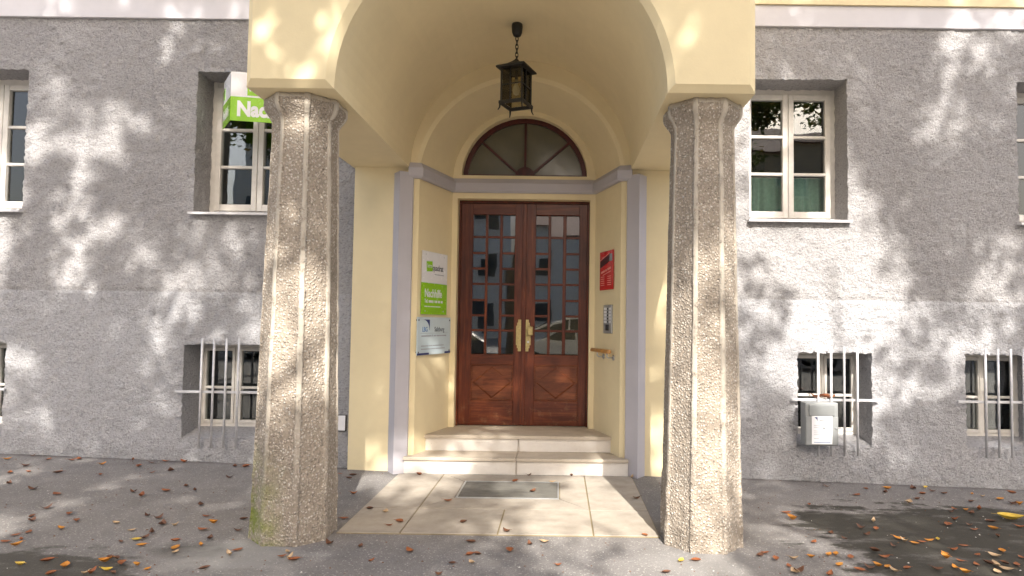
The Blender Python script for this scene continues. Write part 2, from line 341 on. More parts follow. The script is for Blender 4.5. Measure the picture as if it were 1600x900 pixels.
slab([(XB+g, YM+2*g), (m0-g, n0+g), (m0-g, n1-g), (XB+g, YB-2*g)]); slab([(-XB-.02-g, YM+2*g), (-XB-.02-g, YB-2*g), (m1+g, n1-g), (m1+g, n0+g)])
dm = empty('doormat', T(-.01, 5.73, .0))
MB().box(m0+.02, m1-.02, n0+.02, n1-.02, .0025, .011).obj('bristle_pad', MATM, dm)
fr = MB(); 
for a in ((m0+.003, m1-.003, n0+.003, n0+.018), (m0+.003, m1-.003, n1-.018, n1-.003), (m0+.003, m0+.018, n0+.0185, n1-.0185), (m1-.018, m1-.003, n0+.0185, n1-.0185)): fr.box(*a, .0025, .0135)
fr.obj('metal_edge', STEEL, dm); tag(dm, 'worn grey brush doormat sunk into the beige paving', 'doormat')

# ------------------------------------------------------------------ the building
BLD = empty('apartment_building', T(0, 6.47, 0)); tag(BLD, 'grey roughcast apartment building with cream arched porch and wooden double door', 'building')
FY = 6.47; FRY = 6.775
UPW = [(-6.07, -5.07), (-3.33, -2.33), (2.33, 3.33), (5.07, 6.07)]; UZ = (2.573, 4.02)
BSW = [(-5.90, -5.163), (-3.37, -2.60), (2.814, 3.563), (4.505, 5.255)]; BZ = (.285, 1.225)
BANDZ = 4.56
OPEN = [(a, b, *UZ) for a, b in UPW]+[(a, b, *BZ) for a, b in BSW]
def lines(lo, hi, brk, step):
    b = sorted(set([lo, hi]+[x for x in brk if lo < x < hi])); out = []
    for p, q in zip(b[:-1], b[1:]): out += list(np.linspace(p, q, max(1, round((q-p)/step))+1)[:-1])
    return np.array(out+[hi])
def stucco_shell():
    Vs, Fs, base = [], [], 0
    def grid(us, vs, fn, keep=None):
        nonlocal base
        U, V = np.meshgrid(us, vs); P = fn(U.ravel(), V.ravel()); idx = np.arange(U.size).reshape(U.shape)
        f = np.stack([idx[:-1, :-1], idx[:-1, 1:], idx[1:, 1:], idx[1:, :-1]], -1)
        if keep is not None:
            cu = (us[:-1]+us[1:])/2; cv = (vs[:-1]+vs[1:])/2; CU, CV = np.meshgrid(cu, cv); f = f[keep(CU, CV)]
        f = f.reshape(-1, 4); Vs.append(P); Fs.append(f+base); base += len(P)
    st = .019
    xb = [c for o in OPEN for c in o[:2]]; zb = [*UZ, *BZ, 1.750, 1.764]
    def keep(X, Zz):
        k = np.ones(X.shape, bool)
        for a, b, c, d in OPEN: k &= ~((X > a) & (X < b) & (Zz > c) & (Zz < d))
        return k
    for lo, hi in ((-6.4, -1.6), (1.6, 6.4)):
        xs = lines(lo, hi, xb, st); zs = lines(-.3, BANDZ+.02, zb, st)
        grid(xs, zs, lambda u, v: np.stack([u, np.full_like(u, FY)+np.where((v > 1.749) & (v < 1.765), .006, 0.0), v], 1), keep)
    for lo, hi in ((-14, -6.4), (6.4, 14)): grid(np.linspace(lo, hi, 60), np.linspace(-.5, BANDZ+.02, 40), lambda u, v: np.stack([u, np.full_like(u, FY), v], 1))
    ys = np.linspace(FY, FRY+.06, 19)
    for a, b, c, d in OPEN:
        zs = lines(c, d, [1.750, 1.764], st); xs = lines(a, b, [], st)
        for X in (a, b): grid(ys, zs, lambda u, v, X=X: np.stack([np.full_like(u, X), u, v], 1))
        for Zq, sl in ((c, 1), (d, 0)): grid(xs, ys, lambda u, v, Zq=Zq: np.stack([u, v, np.full_like(u, Zq)], 1))
    V = np.concatenate(Vs); F = np.concatenate(Fs)
    V = V+vfield(V, .010, .036, 3)+vfield(V, .006, .019, 9)+vfield(V, .006, .35, 5)
    return np_mesh('facade_wall', V, F, STUCCO)
link('facade_wall', stucco_shell(), None, BLD)
sc = MB()
for s in (-1, 1): sc.box(min(s*1.67, s*14), max(s*1.67, s*14), FY-.028, FY+.3, BANDZ, 4.78, 0, .004)
sc.obj('string_course', BANDM, BLD)
MB().box(-14, 14, FY-.05, FY+.35, 4.782, 13.5).obj('upper_wall', CREAM_UP, BLD)

# porch: front arch and barrel vault on two columns
PY, PX, PB, VR, BV = 4.16, 1.695, 3.035, 1.112, .045
def arc(r, cz, a0, a1, n): return [(-r*math.cos(a0+(a1-a0)*i/n), cz+r*math.sin(a0+(a1-a0)*i/n)) for i in range(n+1)]
N = 40
inner = arc(VR, PB, 0, math.pi, N); a0 = math.asin(BV/(VR+BV)); innF = arc(VR+BV, PB, a0, math.pi-a0, N); TOP = 5.7
pm = MB()
def strip(A, ya, B, yb, closed=False):
    n = len(A); vs = [(x, ya, z) for x, z in A]+[(x, yb, z) for x, z in B]; pm.add(vs, [[i, i+1, n+i+1, n+i] for i in range(n-1)])
outl = [(-PX, TOP), (-PX, PB), (-VR, PB)]+inner[1:-1]+[(VR, PB), (PX, PB), (PX, TOP)]
outF = [(-PX+BV, TOP), (-PX+BV, PB+BV)]+[innF[0]]+innF[1:-1]+[innF[-1], (PX-BV, PB+BV), (PX-BV, TOP)]
strip(outF, PY, outl, PY+BV); strip(outl, PY+BV, outl, FY+.02)
up_pts = [(-PX+BV, PB+BV)]+innF+[(PX-BV, PB+BV)]
pm.add([(x, PY, z) for x, z in up_pts]+[(x, PY, TOP) for x, z in up_pts], [[i, i+1, len(up_pts)+i+1, len(up_pts)+i] for i in range(len(up_pts)-1)])
pm.add([(-PX, PY, TOP), (PX, PY, TOP), (PX, FY, TOP), (-PX, FY, TOP)], [[0, 1, 2, 3]])
me = pm.mesh('porch_arch', CREAM); po = link('porch_arch', me, None, BLD)
# portal wall with splayed niche
PW, PYW, NY, TY = 1.668, 6.42, 6.40, 7.08
CZ0, R0, R1, CZ1, RT = 2.93, 1.06, 1.02, 3.06, .797
wm = MB()
def outline(hw, cz, r, z0, n=N): return [(-hw, z0)]+[(x*hw/r, z) for x, z in arc(r, cz, 0, math.pi, n)]+[(hw, z0)]
o0 = outline(R0, CZ0, R0, -.1); o1 = outline(R1, CZ0, R1-.005, -.1); o2 = outline(RT, CZ1, RT, -.1)
def band(mb, A, ya, B, yb): n = len(A); mb.add([(x, ya, z) for x, z in A]+[(x, yb, z) for x, z in B], [[i, i+1, n+i+1, n+i] for i in range(n-1)])
TP = 4.6
op = [(-PW, z) for x, z in o0]; 
fo = [(-PW, -.1)]+[((-PW, z) if i < 3 else ((PW, z) if i > N-2 else (x*PW/R0*1.0, TP))) for i, (x, z) in enumerate(o0[1:-1])]+[(PW, -.1)]
band(wm, o0, PYW-.025, fo, PYW-.025); band(wm, fo, PYW-.025, fo, FY+.05); band(wm, o0, PYW-.025, o1, NY+.01); band(wm, o1, NY+.01, o2, TY)
# tympanum wall: door opening and fanlight opening
DH, DZ, FR_, FC, FZ = .738, 2.862, .702, 3.10, 3.122
dO = [(-DH, .2), (-DH, DZ), (DH, DZ), (DH, .2)]
for s in (-1, 1): wm.add([(s*RT, TY, .2), (s*DH, TY, .2), (s*DH, TY, DZ), (s*RT, TY, DZ)], [[0, 1, 2, 3]])
wm.add([(-RT, TY, DZ), (RT, TY, DZ), (RT, TY, FZ), (-RT, TY, FZ)], [[0, 1, 2, 3]])
fa = math.asin((FZ-FC)/FR_); fan = arc(FR_, FC, fa, math.pi-fa, N); ring = arc(RT, CZ1, math.asin((FZ-CZ1)/RT), math.pi-math.asin((FZ-CZ1)/RT), N)
band(wm, fan, TY, ring, TY); band(wm, dO, TY, dO, TY+.22)
fcl = fan+[fan[0]]; band(wm, fcl, TY, fcl, TY+.2)
pw = wm.obj('portal_wall', CREAM, BLD)
for p in me.polygons: p.use_smooth = False
# grey V-shaped pilasters
for s in (-1, 1):
    MB().prism([(s*1.285, 6.46), (s*1.275, 6.40), (s*1.185, 6.275), (s*1.075, 6.355), (s*1.07, 6.46)], -.06, PB-.06).obj('pilaster', GREYP, BLD)
# cornice along the niche
path = [(-1.125, 6.378), (-1.012, 6.40), (-RT, TY), (RT, TY), (1.012, 6.40), (1.125, 6.378)]
def offs(path, d):
    out = []
    for i, p in enumerate(path):
        def nrm(a, b): v = Vector((b[0]-a[0], b[1]-a[1])).normalized(); return Vector((v.y, -v.x))
        n0 = nrm(path[max(i-1, 0)], path[max(i-1, 0)+1]); n1 = nrm(path[min(i, len(path)-2)], path[min(i, len(path)-2)+1])
        m = (n0+n1).normalized(); k = d/max(.3, m.dot(n0)); out.append((p[0]+m.x*k, p[1]+m.y*k))
    return out
prof = [(-.02, 2.925), (.03, 2.925), (.05, 2.945), (.05, 3.025), (.012, 3.082), (-.02, 3.082)]
cm = MB(); loops = [[(x, y, z) for x, y in offs(path, d)] for d, z in prof]; n = len(path); vs = [p for L_ in loops for p in L_]
fs = [[a*n+i, a*n+i+1, ((a+1) % len(prof))*n+i+1, ((a+1) % len(prof))*n+i] for a in range(len(prof)) for i in range(n-1)]
fs += [[a*n for a in range(len(prof))], [a*n+n-1 for a in range(len(prof))][::-1]]
cm.add(vs, fs); cm.obj('cornice', GREYP, pw)

# steps
for zt, y0, y1, hw in ((.165, 6.30, 6.66, 1.10), (.33, 6.60, 7.34, .955)):
    st = MB().box(-hw+.03, hw-.03, y0+.05, y1, -.1 if zt < .2 else .12, zt-.034).obj('step', RISER, BLD)
    for a, b in ((-hw, .002), (.006, hw)):
        MB().box(a+.008, b-.002, y0+.018, y0+.06, zt-.165+.002, zt-.0355, 0, .002).obj('riser_slab', RISER, st)
        if zt < .2: MB().box(a, b, y0-.004, y1, zt-.033, zt, 0, .005).obj('tread_slab', TREAD, st)
    if zt > .2:
        def jx(y): return R1+(RT-R1)*(y-6.41)/(TY-6.41)
        MB().prism([(-.955, y0-.004), (.955, y0-.004), (jx(6.68)+.03, 6.68), (RT+.02, TY), (DH-.002, TY+.002), (DH-.002, y1), (-DH+.002, y1), (-DH+.002, TY+.002), (-RT-.02, TY), (-jx(6.68)-.03, 6.68)], zt-.033, zt).obj('tread_slab', TREAD, st)

# fanlight
fy0, fy1 = TY+.10, TY+.155
def sector(r0, r1, a0, a1, n=14):
    return [(-r1*math.cos(a0+(a1-a0)*i/n), FC+r1*math.sin(a0+(a1-a0)*i/n)) for i in range(n+1)]+[(-r0*math.cos(a1-(a1-a0)*i/n), FC+r0*math.sin(a1-(a1-a0)*i/n)) for i in range(n+1)]
fm = MB()
for i in range(24): fm.prism_y(sector(.648, .7015, .03+(math.pi-.06)*i/24, .03+(math.pi-.06)*(i+1)/24, 1), fy0, fy1)
fm.box(-.70, .70, fy0+.001, fy1-.001, FZ+.0005, FZ+.035)
fl = fm.obj('fanlight', REDW, BLD)
angs = [0.055, rad(41), rad(90), rad(139), math.pi-.055]
for a in angs[1:-1]:
    c = Vector((-math.cos(a), math.sin(a))); p = Vector((c.y, -c.x))*.0125
    q0 = Vector((0, FC))+c*.09; q1 = Vector((0, FC))+c*.66
    MB().prism_y([tuple(q0-p), tuple(q1-p), tuple(q1+p), tuple(q0+p)], fy0+.006, fy1-.006).obj('glazing_bar', REDW, fl)
MB().prism_y([(-.112*math.cos(math.pi*i/16), FZ+.012+.112*math.sin(math.pi*i/16)) for i in range(17)], fy0-.008, fy1).obj('hub', REDW, fl)
for a0, a1 in zip(angs[:-1], angs[1:]): MB().prism_y(sector(.10, .652, a0, a1), fy0+.026, fy0+.030).obj('pane', FANGLASS, fl)

# double door
DY = TY+.125
COLS = {-1: [(-.577, -.437), (-.408, -.275), (-.243, -.103)], 1: [(.133, .273), (.305, .440), (.478, .622)]}
RZs = [2.705, 2.450, 2.267, 2.092, 1.917, 1.736, 1.562, 1.395, 1.128]
dfm = MB()
for a in ((-DH+.002, -DH+.022, .331, DZ-.002), (DH-.022, DH-.002, .331, DZ-.002), (-DH+.0225, DH-.0225, DZ-.028, DZ-.002)): dfm.box(a[0], a[1], DY-.012, DY+.06, a[2], a[3], 0, .002)
dfr = dfm.obj('door_frame', WOODV, BLD)
for s in (-1, 1):
    x0, x1 = (-DH+.024, .004) if s < 0 else (.008, DH-.024)
    c = COLS[s]; L0, L1 = c[0][0], c[2][1]; zb, zt = .338, DZ-.031
    lm = MB(); y0, y1 = DY, DY+.05
    lm.box(x0, L0, y0, y1, zb, zt, 0, .003); lm.box(L1, x1, y0, y1, zb, zt, 0, .003)                    # stiles
    for a, b in ((2.705, zt), (1.012, 1.128), (zb, .614)): lm.box(L0-.001, L1+.001, y0+.0015, y1-.002, a, b, 1, .003)
    leaf = lm.obj('door_leaf', [WOODV, WOODH], BLD)
    ybar0, ybar1 = y0+.007, y1-.010
    bars = [RZs[1], RZs[4], RZs[7]]
    for i in (0, 1): box('glazing_bar', (c[i+1][0]-c[i][1], ybar1-ybar0, 2.705-1.128), T((c[i][1]+c[i+1][0])/2, (ybar0+ybar1)/2, (2.705+1.128)/2), WOODV, leaf, .004)
    for j, zz in enumerate(RZs[1:-1]):
        for i in range(3):
            if i == 1 and zz not in bars: continue
            box('glazing_bar', (c[i][1]-c[i][0]+.002, ybar1-ybar0-.003, .026), T((c[i][0]+c[i][1])/2, (ybar0+ybar1)/2, zz), WOODH, leaf, .004)
    for i in range(3):
        zs = RZs if i != 1 else [RZs[0], *bars, RZs[-1]]
        for a, b in zip(zs[:-1], zs[1:]):
            h = a-b-.018; t = rad(random.Random(int(a*997)+i*31+s).uniform(-.35, .35))
            box('pane', (c[i][1]-c[i][0]+.008, .004, h), T((c[i][0]+c[i][1])/2, y0+.031, (a+b)/2) @ RZ(t) @ Matrix.Rotation(t*1.3, 4, 'X'), DGLASS, leaf)
    px0, px1, pz0, pz1 = L0-.012+.012, L1, .614, 1.012
    pn = MB(); pn.box(px0-.004, px1+.004, y0+.020, y0+.036, pz0-.004, pz1+.004)
    pn.box(px0, px1, y0+.008, y0+.0195, pz1-.014, pz1, 0, .003); pn.box(px0, px1, y0+.008, y0+.0195, pz0, pz0+.014, 0, .003)
    pn.box(px0, px0+.014, y0+.0085, y0+.019, pz0+.0145, pz1-.0145, 0, .003); pn.box(px1-.014, px1, y0+.0085, y0+.019, pz0+.0145, pz1-.0145, 0, .003)
    cx, cz, hx, hz = (px0+px1)/2, (pz0+pz1)/2, (px1-px0)/2-.018, (pz1-pz0)/2-.02
    # raised lozenge with bevelled edge
    for k, (sx_, yy) in enumerate(((1.0, .0195), (.93, .012))):
        pass
    oz = [(cx-hx, cz), (cx, cz+hz), (cx+hx, cz), (cx, cz-hz)]; iz = [(cx+(a-cx)*.90, cz+(b-cz)*.90) for a, b in oz]
    pn.add([(a, y0+.0199, b) for a, b in oz]+[(a, y0+.011, b) for a, b in iz], [[0, 1, 5, 4], [1, 2, 6, 5], [2, 3, 7, 6], [3, 0, 4, 7], [4, 5, 6, 7]])
    pn.obj('panel', WOODP, leaf)
    if s > 0: MB().box(-.016, .030, DY-.014, DY-.0005, .345, zt, 0, .004).obj('cover_strip', WOODV, leaf)
    # stepped brass plates
    sx0 = -.019 if s < 0 else .033
    d = -1 if s < 0 else 1
    pts = [(0, 1.165), (.034, 1.165), (.034, 1.20), (.045, 1.20), (.045, 1.235), (.056, 1.235), (.056, 1.45), (.045, 1.45), (.045, 1.485), (.034, 1.485), (.034, 1.52), (0, 1.52)]
    MB().prism_y([(sx0+d*a, b) for a, b in pts], DY-.006, DY+.001).obj('brass_plate', BRASS, leaf)
    if s > 0:
        kb = MB().box(.055, .118, DY-.085, DY-.045, 1.345, 1.445, 0, .008); kb.box(.045, .07, DY-.05, DY-.0055, 1.372, 1.418, 0, .004)
        kb.obj('knob', BRASS, leaf)
        MB().lathe([(0, -.004), (.013, -.004), (.013, .004), (0, .004)], n=12).obj('lock_cylinder', STEEL, leaf, T(.062, DY-.008, 1.27) @ Matrix.Rotation(math.pi/2, 4, 'X'))
# rooms behind the openings (open towards the glass)
def room(name, x0, x1, y0, y1, z0, z1, mat):
    v = [(x, y, z) for y in (y0, y1) for x, z in ((x0, z0), (x1, z0), (x1, z1), (x0, z1))]
    MB().add(v, [[4, 5, 6, 7], [0, 1, 5, 4], [1, 2, 6, 5], [2, 3, 7, 6], [3, 0, 4, 7]]).obj(name, mat, BLD)
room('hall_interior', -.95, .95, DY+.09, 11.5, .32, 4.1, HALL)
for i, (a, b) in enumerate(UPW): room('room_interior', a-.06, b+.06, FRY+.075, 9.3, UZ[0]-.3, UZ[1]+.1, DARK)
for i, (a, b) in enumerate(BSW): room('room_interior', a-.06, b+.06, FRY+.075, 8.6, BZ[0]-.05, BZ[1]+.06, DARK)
# upper windows
def frame4(mb, x0, x1, z0, z1, wl, wr, wb, wt, y0, y1, bev=.004, mi=0):
    mb.box(x0, x0+wl, y0, y1, z0, z1, mi, bev); mb.box(x1-wr, x1, y0, y1, z0, z1, mi, bev)
    mb.box(x0+wl-.002, x1-wr+.002, y0+.001, y1-.001, z0, z0+wb, mi, bev); mb.box(x0+wl-.002, x1-wr+.002, y0+.001, y1-.001, z1-wt, z1, mi, bev)
for (a, b) in UPW:
    z0, z1 = UZ; y = FRY; mb = MB(); frame4(mb, a-.02, b+.02, z0-.01, z1+.02, .068, .068, .07, .075, y, y+.07)
    xm = (a+b)/2; mb.box(xm-.022, xm+.022, y+.004, y+.068, z0+.055, z1-.05, 0, .003)
    win = mb.obj('window', WINW, BLD)
    for k, (p, q) in enumerate(((a+.0485, xm-.003), (xm+.003, b-.0485))):
        sm = MB(); frame4(sm, p, q, z0+.0605, z1-.0555, .056, .056, .07, .058, y-.014, y+.05); sash = sm.obj('sash', WINW, win)
        gx0, gx1, g0, g1 = p+.056, q-.056, z0+.1305, z1-.1135; h = (g1-g0)/3
        for j in (1, 2): box('glazing_bar', (gx1-gx0+.004, .04, .03), T((gx0+gx1)/2, y+.012, g0+h*j), WINW, win, .005)
        for j in range(3):
            t = rad(random.Random(int(a*77)+k*5+j).uniform(-.5, .5))
            box('pane', (gx1-gx0+.006, .005, h-.02), T((gx0+gx1)/2, y+.024, g0+h*(j+.5)) @ RZ(t) @ Matrix.Rotation(t*.8, 4, 'X'), GLASS, win)
    sl = MB(); xa, xb, ya, yb = a-.02, b+.02, FY-.065, y+.004
    sl.add([(xa, ya, z0-.012), (xb, ya, z0-.012), (xb, yb, z0+.012), (xa, yb, z0+.012), (xa, ya, z0-.034), (xb, ya, z0-.034), (xb, yb, z0-.02), (xa, yb, z0-.02)], [[0, 1, 2, 3], [4, 7, 6, 5], [0, 4, 5, 1], [1, 5, 6, 2], [2, 6, 7, 3], [3, 7, 4, 0]])
    sl.obj('sill', SILL, win)
# basement windows
for (a, b) in BSW:
    z0, z1 = BZ; y = FRY+.01; mb = MB(); frame4(mb, a-.015, b+.015, z0+.05, z1+.015, .05, .05, .055, .055, y, y+.06)
    xm = (a+b)/2; mb.box(xm-.02, xm+.02, y+.002, y+.058, z0+.1, z1-.035, 0, .003); win = mb.obj('basement_window', WINW, BLD)
    for p, q in ((a+.036, xm-.021), (xm+.021, b-.036)):
        sm = MB(); frame4(sm, p, q, z0+.106, z1-.041, .030, .030, .035, .035, y-.010, y+.045); sm.obj('sash', WINW, win)
        gx0, gx1, g0, g1 = p+.03, q-.03, z0+.141, z1-.076; zc = .765
        box('glazing_bar', (gx1-gx0+.004, .034, .026), T((gx0+gx1)/2, y+.012, zc), WINW, win, .004)
        for u, v in ((g0, zc), (zc, g1)): box('pane', (gx1-gx0+.006, .005, v-u-.016), T((gx0+gx1)/2, y+.02, (u+v)/2), GLASS, win)
    sl = MB(); sl.add([(a+.004, FY+.02, z0+.012), (b-.004, FY+.02, z0+.012), (b-.004, y+.01, z0+.075), (a+.004, y+.01, z0+.075), (a+.004, FY+.02, z0-.03), (b-.004, FY+.02, z0-.03), (b-.004, y+.01, z0-.03), (a+.004, y+.01, z0-.03)], [[0, 1, 2, 3], [4, 7, 6, 5], [0, 4, 5, 1], [1, 5, 6, 2], [2, 6, 7, 3], [3, 7, 4, 0]]); sl.obj('sill', STUCCO, win)
# columns: tapering octagons with smooth ribs along the arrises and exposed aggregate between
def column(cx, seed):
    cy = 4.53
    prof = [(-.12, .2905), (.0, .2905)]+[(z, .2905-(.0635)*(z/2.86)**.95) for z in np.arange(.025, 2.861, .025)]
    prof += [(2.875, .230), (2.90, .244), (2.925, .262), (2.945, .276), (2.958, .282), (2.975, .284), (3.0, .284), (3.018, .283), (3.03, .276), (PB+.004, .268)]
    per = []                                                # per-facet fraction along the edge, inset, is aggregate
    fr_ = [0, .05, .095, .115]+list(np.linspace(.19, .81, 9))+[.885, .905, .95]
    V = []; M = []
    for z, R in prof:
        for k in range(8):
            a = rad(22.5+45*k); b = rad(22.5+45*(k+1)); A = Vector((math.cos(a), math.sin(a))); B = Vector((math.cos(b), math.sin(b)))
            nn = (A+B).normalized()
            for t in fr_:
                p = A.lerp(B, t)*R; ins = 0.0
                if .11 < t < .89 : ins = -.007
                if t == 0: p = p*.985
                p = p+nn*ins; V.append((cx+p.x, cy+p.y, z))
    n = 8*len(fr_); F = []; mi = []
    for i in range(len(prof)-1):
        for k in range(8):
            for j in range(len(fr_)):
                q = k*len(fr_)+j; q2 = (q+1) % n; F.append((i*n+q, i*n+q2, (i+1)*n+q2, (i+1)*n+q)); mi.append(1 if 2 <= j <= 12 and prof[i][0] < 3.0 else 0)
    V = np.array(V); V0 = V.copy()
    agg = np.tile(np.array([1.0 if .11 < t < .89 else .3 for t in fr_]*8), len(prof))[:, None]
    low = np.clip(1.6-V[:, 2:3]*2.2, 0, 1.3)
    V = V+vfield(V0, .0045, .022, 31+seed)*agg+vfield(V0, .004, .06, 41+seed)*(.6+low)+vfield(V0, .003, .3, 51+seed)
    V[-n:, 2] = V0[-n:, 2]
    o = link('column', np_mesh('column', V, np.array(F), [RIB, AGG], mi, True), None, BLD)
    return o
cl_ = column(-1.42, 1); cr_ = column(1.415, 2)
cl_['label'] = 'exposed aggregate column with green moss on its foot'

# ------------------------------------------------------------------ things fixed to the building
# lantern
LX, LY = 0.0, 5.60
lt = empty('hanging_lantern', T(LX, LY, 3.28)); tag(lt, 'black iron lantern with glass panes hanging on a chain from the vault', 'lantern')
RM = T(LX, LY, 0) @ RZ(rad(-21))
MB().lathe([(0, 4.15), (.047, 4.15), (.05, 4.125), (.045, 4.07), (.033, 4.04), (.012, 4.03), (0, 4.03)], n=20).obj('ceiling_cup', IRON, lt, RM, True)
zc = 4.03
for i in range(7):
    pts = []; 
    for k in range(13):
        a = 2*math.pi*k/12; pts.append((.0125*math.cos(a), 0, .026*math.sin(a)))
    MB().tube(pts, .0038, 6, cap=False).obj('chain_link', IRON, lt, RM @ T(0, 0, zc-.016-i*.0365) @ RZ(rad(45+90*i)), True)
S = .098
rf = MB(); zt = 3.745
loops = [(.135, zt-.02), (.138, zt-.008), (.130, zt), (.06, zt+.035), (.036, zt+.055), (.016, zt+.075), (.010, zt+.085)]
vs = [(sx*r, sy*r, z) for r, z in loops for sx, sy in ((-1, -1), (1, -1), (1, 1), (-1, 1))]
rf.add(vs, [[i*4+k, i*4+(k+1) % 4, (i+1)*4+(k+1) % 4, (i+1)*4+k] for i in range(len(loops)-1) for k in range(4)]+[[24, 25, 26, 27], [3, 2, 1, 0]])
rf.obj('roof', IRON, lt, RM)
zb = 3.405
fb = MB()
for a in (-1, 1):
    fb.box(-.115, .115, a*.105-.012, a*.105+.012, zb, zb+.028, 0, .002); fb.box(a*.105-.012, a*.105+.012, -.0925, .0925, zb+.001, zb+.027, 0, .002)
fb.obj('base_frame', IRON, lt, RM)
for sx in (-1, 1):
    for sy in (-1, 1):
        box('corner_post', (.013, .013, zt-.022-zb-.028), RM @ T(sx*S, sy*S, (zt-.022+zb+.028)/2), IRON, lt)
        MB().tube([(sx*.105, sy*.105, zb+.002), (sx*.107, sy*.107, zb-.03), (sx*.118, sy*.118, zb-.055)], [.010, .007, .004], 6).obj('foot', IRON, lt, RM)
for k in range(4):
    Q = RM @ RZ(math.pi/2*k)
    box('cross_bar', (S*2-.014, .008, .008), Q @ T(0, -S, 3.578), IRON, lt); box('upright_bar', (.008, .0075, zt-.024-zb-.028), Q @ T(-.012, -S-.001, (zt-.024+zb+.028)/2), IRON, lt)
    box('pane', (S*2-.014, .002, zt-.024-zb-.028), Q @ T(0, -S+.006, (zt-.024+zb+.028)/2), LGLASS, lt)
BULB = simple('white_bulb_glass', (.7, .68, .62), .25)
MB().lathe([(0, 3.50), (.026, 3.512), (.034, 3.54), (.03, 3.57), (.015, 3.60), (.015, 3.64), (0, 3.64)], n=14).obj('bulb', BULB, lt, RM, True)
MB().tube([(0, 0, 3.64), (0, 0, 3.735)], .014, 10).obj('bulb_socket', IRON, lt, RM)

# jamb frames: local x runs along the wall as seen, local -y faces the viewer
JA = math.atan2(TY-6.41, R1-RT)
def JL(yc, z, off=0.0):
    t = (yc-6.41)/(TY-6.41); x = -R1+(R1-RT)*t; M = T(x, yc, z) @ RZ(JA); return M @ T(0, -off, 0)
def JR(yc, z, off=0.0):
    t = (yc-6.41)/(TY-6.41); x = R1-(R1-RT)*t; M = T(x, yc, z) @ RZ(-JA); return M @ T(0, -off, 0)
KX = math.sin(JA)
# white and green tutoring sign
M = JL(6.715, 1.885, .014); WS, HS = .50/KX, .65
s1 = empty('tutoring_sign', M); tag(s1, 'white and green tutoring school plate on the cream wall beside the door', 'sign')
box('white_plate', (WS, .006, HS*.5), M @ T(0, 0, HS*.25), SWHITE, s1); box('green_plate', (WS, .006, HS*.5-.001), M @ T(0, 0, -HS*.25-.0005), SGREEN, s1)
box('logo_square', (.118, .002, .105), M @ T(-.115, -.0042, .172) @ Matrix.Rotation(rad(-4), 4, 'Y'), SGREEN, s1)
text('lern', .062, M @ T(-.166, -.0056, .158), SWHITE, s1); text('quadrat', .088, M @ T(-.052, -.0042, .135), DINK, s1, sx=.82, bold=.001)
small_print(M, -.01, .090, (.05, .075, .06), .009, INK, s1)
text('Nachhilfe', .118, M @ T(-.205, -.0042, -.145), SWHITE, s1, sx=.80, bold=.0022); text('Tel.', .054, M @ T(-.205, -.0042, -.205), SWHITE, s1, sx=.84, bold=.0008); small_print(M, -.12, -.203, (.085, .014, .045, .04, .04), .024, SWHITE, s1); small_print(M, -.205, -.248, (.06, .05, .09, .11), .009, SWHITE, s1)
for a, b in ((-1, 1), (1, 1), (-1, -1), (1, -1)): MB().lathe([(0, -.004), (.008, -.004), (.008, .013), (0, .013)], n=10).obj('screw', STEEL, s1, M @ T(a*WS*.36, -.001, b*(HS/2-.035)) @ Matrix.Rotation(-math.pi/2, 4, 'X'))
# pale blue plate
M = JL(6.715, 1.338, .022); WS, HS = .655/KX, .385
s2 = empty('accountant_sign', M); tag(s2, 'pale blue glass office plate below the green and white sign', 'sign')
box('glass_plate', (WS, .008, HS), M, SGLASS, s2, .001)
for x_, w_ in ((-WS*.33, WS*.34), (WS*.41, WS*.18)): box('blue_stripe', (w_-.002, .002, .02), M @ T(x_, -.0052, -HS/2+.012), NAVY, s2)
q = [(-.235, .168), (-.105, .168), (-.105, .06)]+[(-.105-.13*math.sin(t), .06+.108*(1-math.cos(t))) if False else (-.235+.13*math.sin(t), .06+.108*math.cos(t)) for t in np.linspace(math.pi/2, 0, 9)][1:]
MB().prism_y([(a*1.0, b) for a, b in q], -.0060, -.0042).obj('logo_shape', NAVY, s2, M)
text('LBG', .070, M @ T(-.25, -.0048, .045), BLUE, s2, sx=.85); text('Salzburg', .070, M @ T(-.005, -.0048, .045), DINK, s2, sx=.9)
box('rule', (WS*.82, .001, .003), M @ T(0, -.0048, .028), INK, s2)
small_print(M, -.265, -.006, (.20,), .013, INK, s2, -.0052); text('&', .03, M @ T(-.052, -.0048, -.006), INK, s2); small_print(M, -.02, -.006, (.05, .21), .013, INK, s2, -.0052)
small_print(M, -.268, -.105, (.14, .003, .06, .003, .11, .12), .009, INK, s2, -.0052); small_print(M, -.268, -.137, (.19, .003, .08, .20), .009, INK, s2, -.0052)
for a, b in ((-1, 1), (1, 1), (-1, -1), (1, -1)): MB().lathe([(0, -.006), (.010, -.006), (.010, .021), (0, .021)], n=10).obj('standoff', DINK, s2, M @ T(a*(WS/2-.025), -.001, b*(HS/2-.03)) @ Matrix.Rotation(-math.pi/2, 4, 'X'))
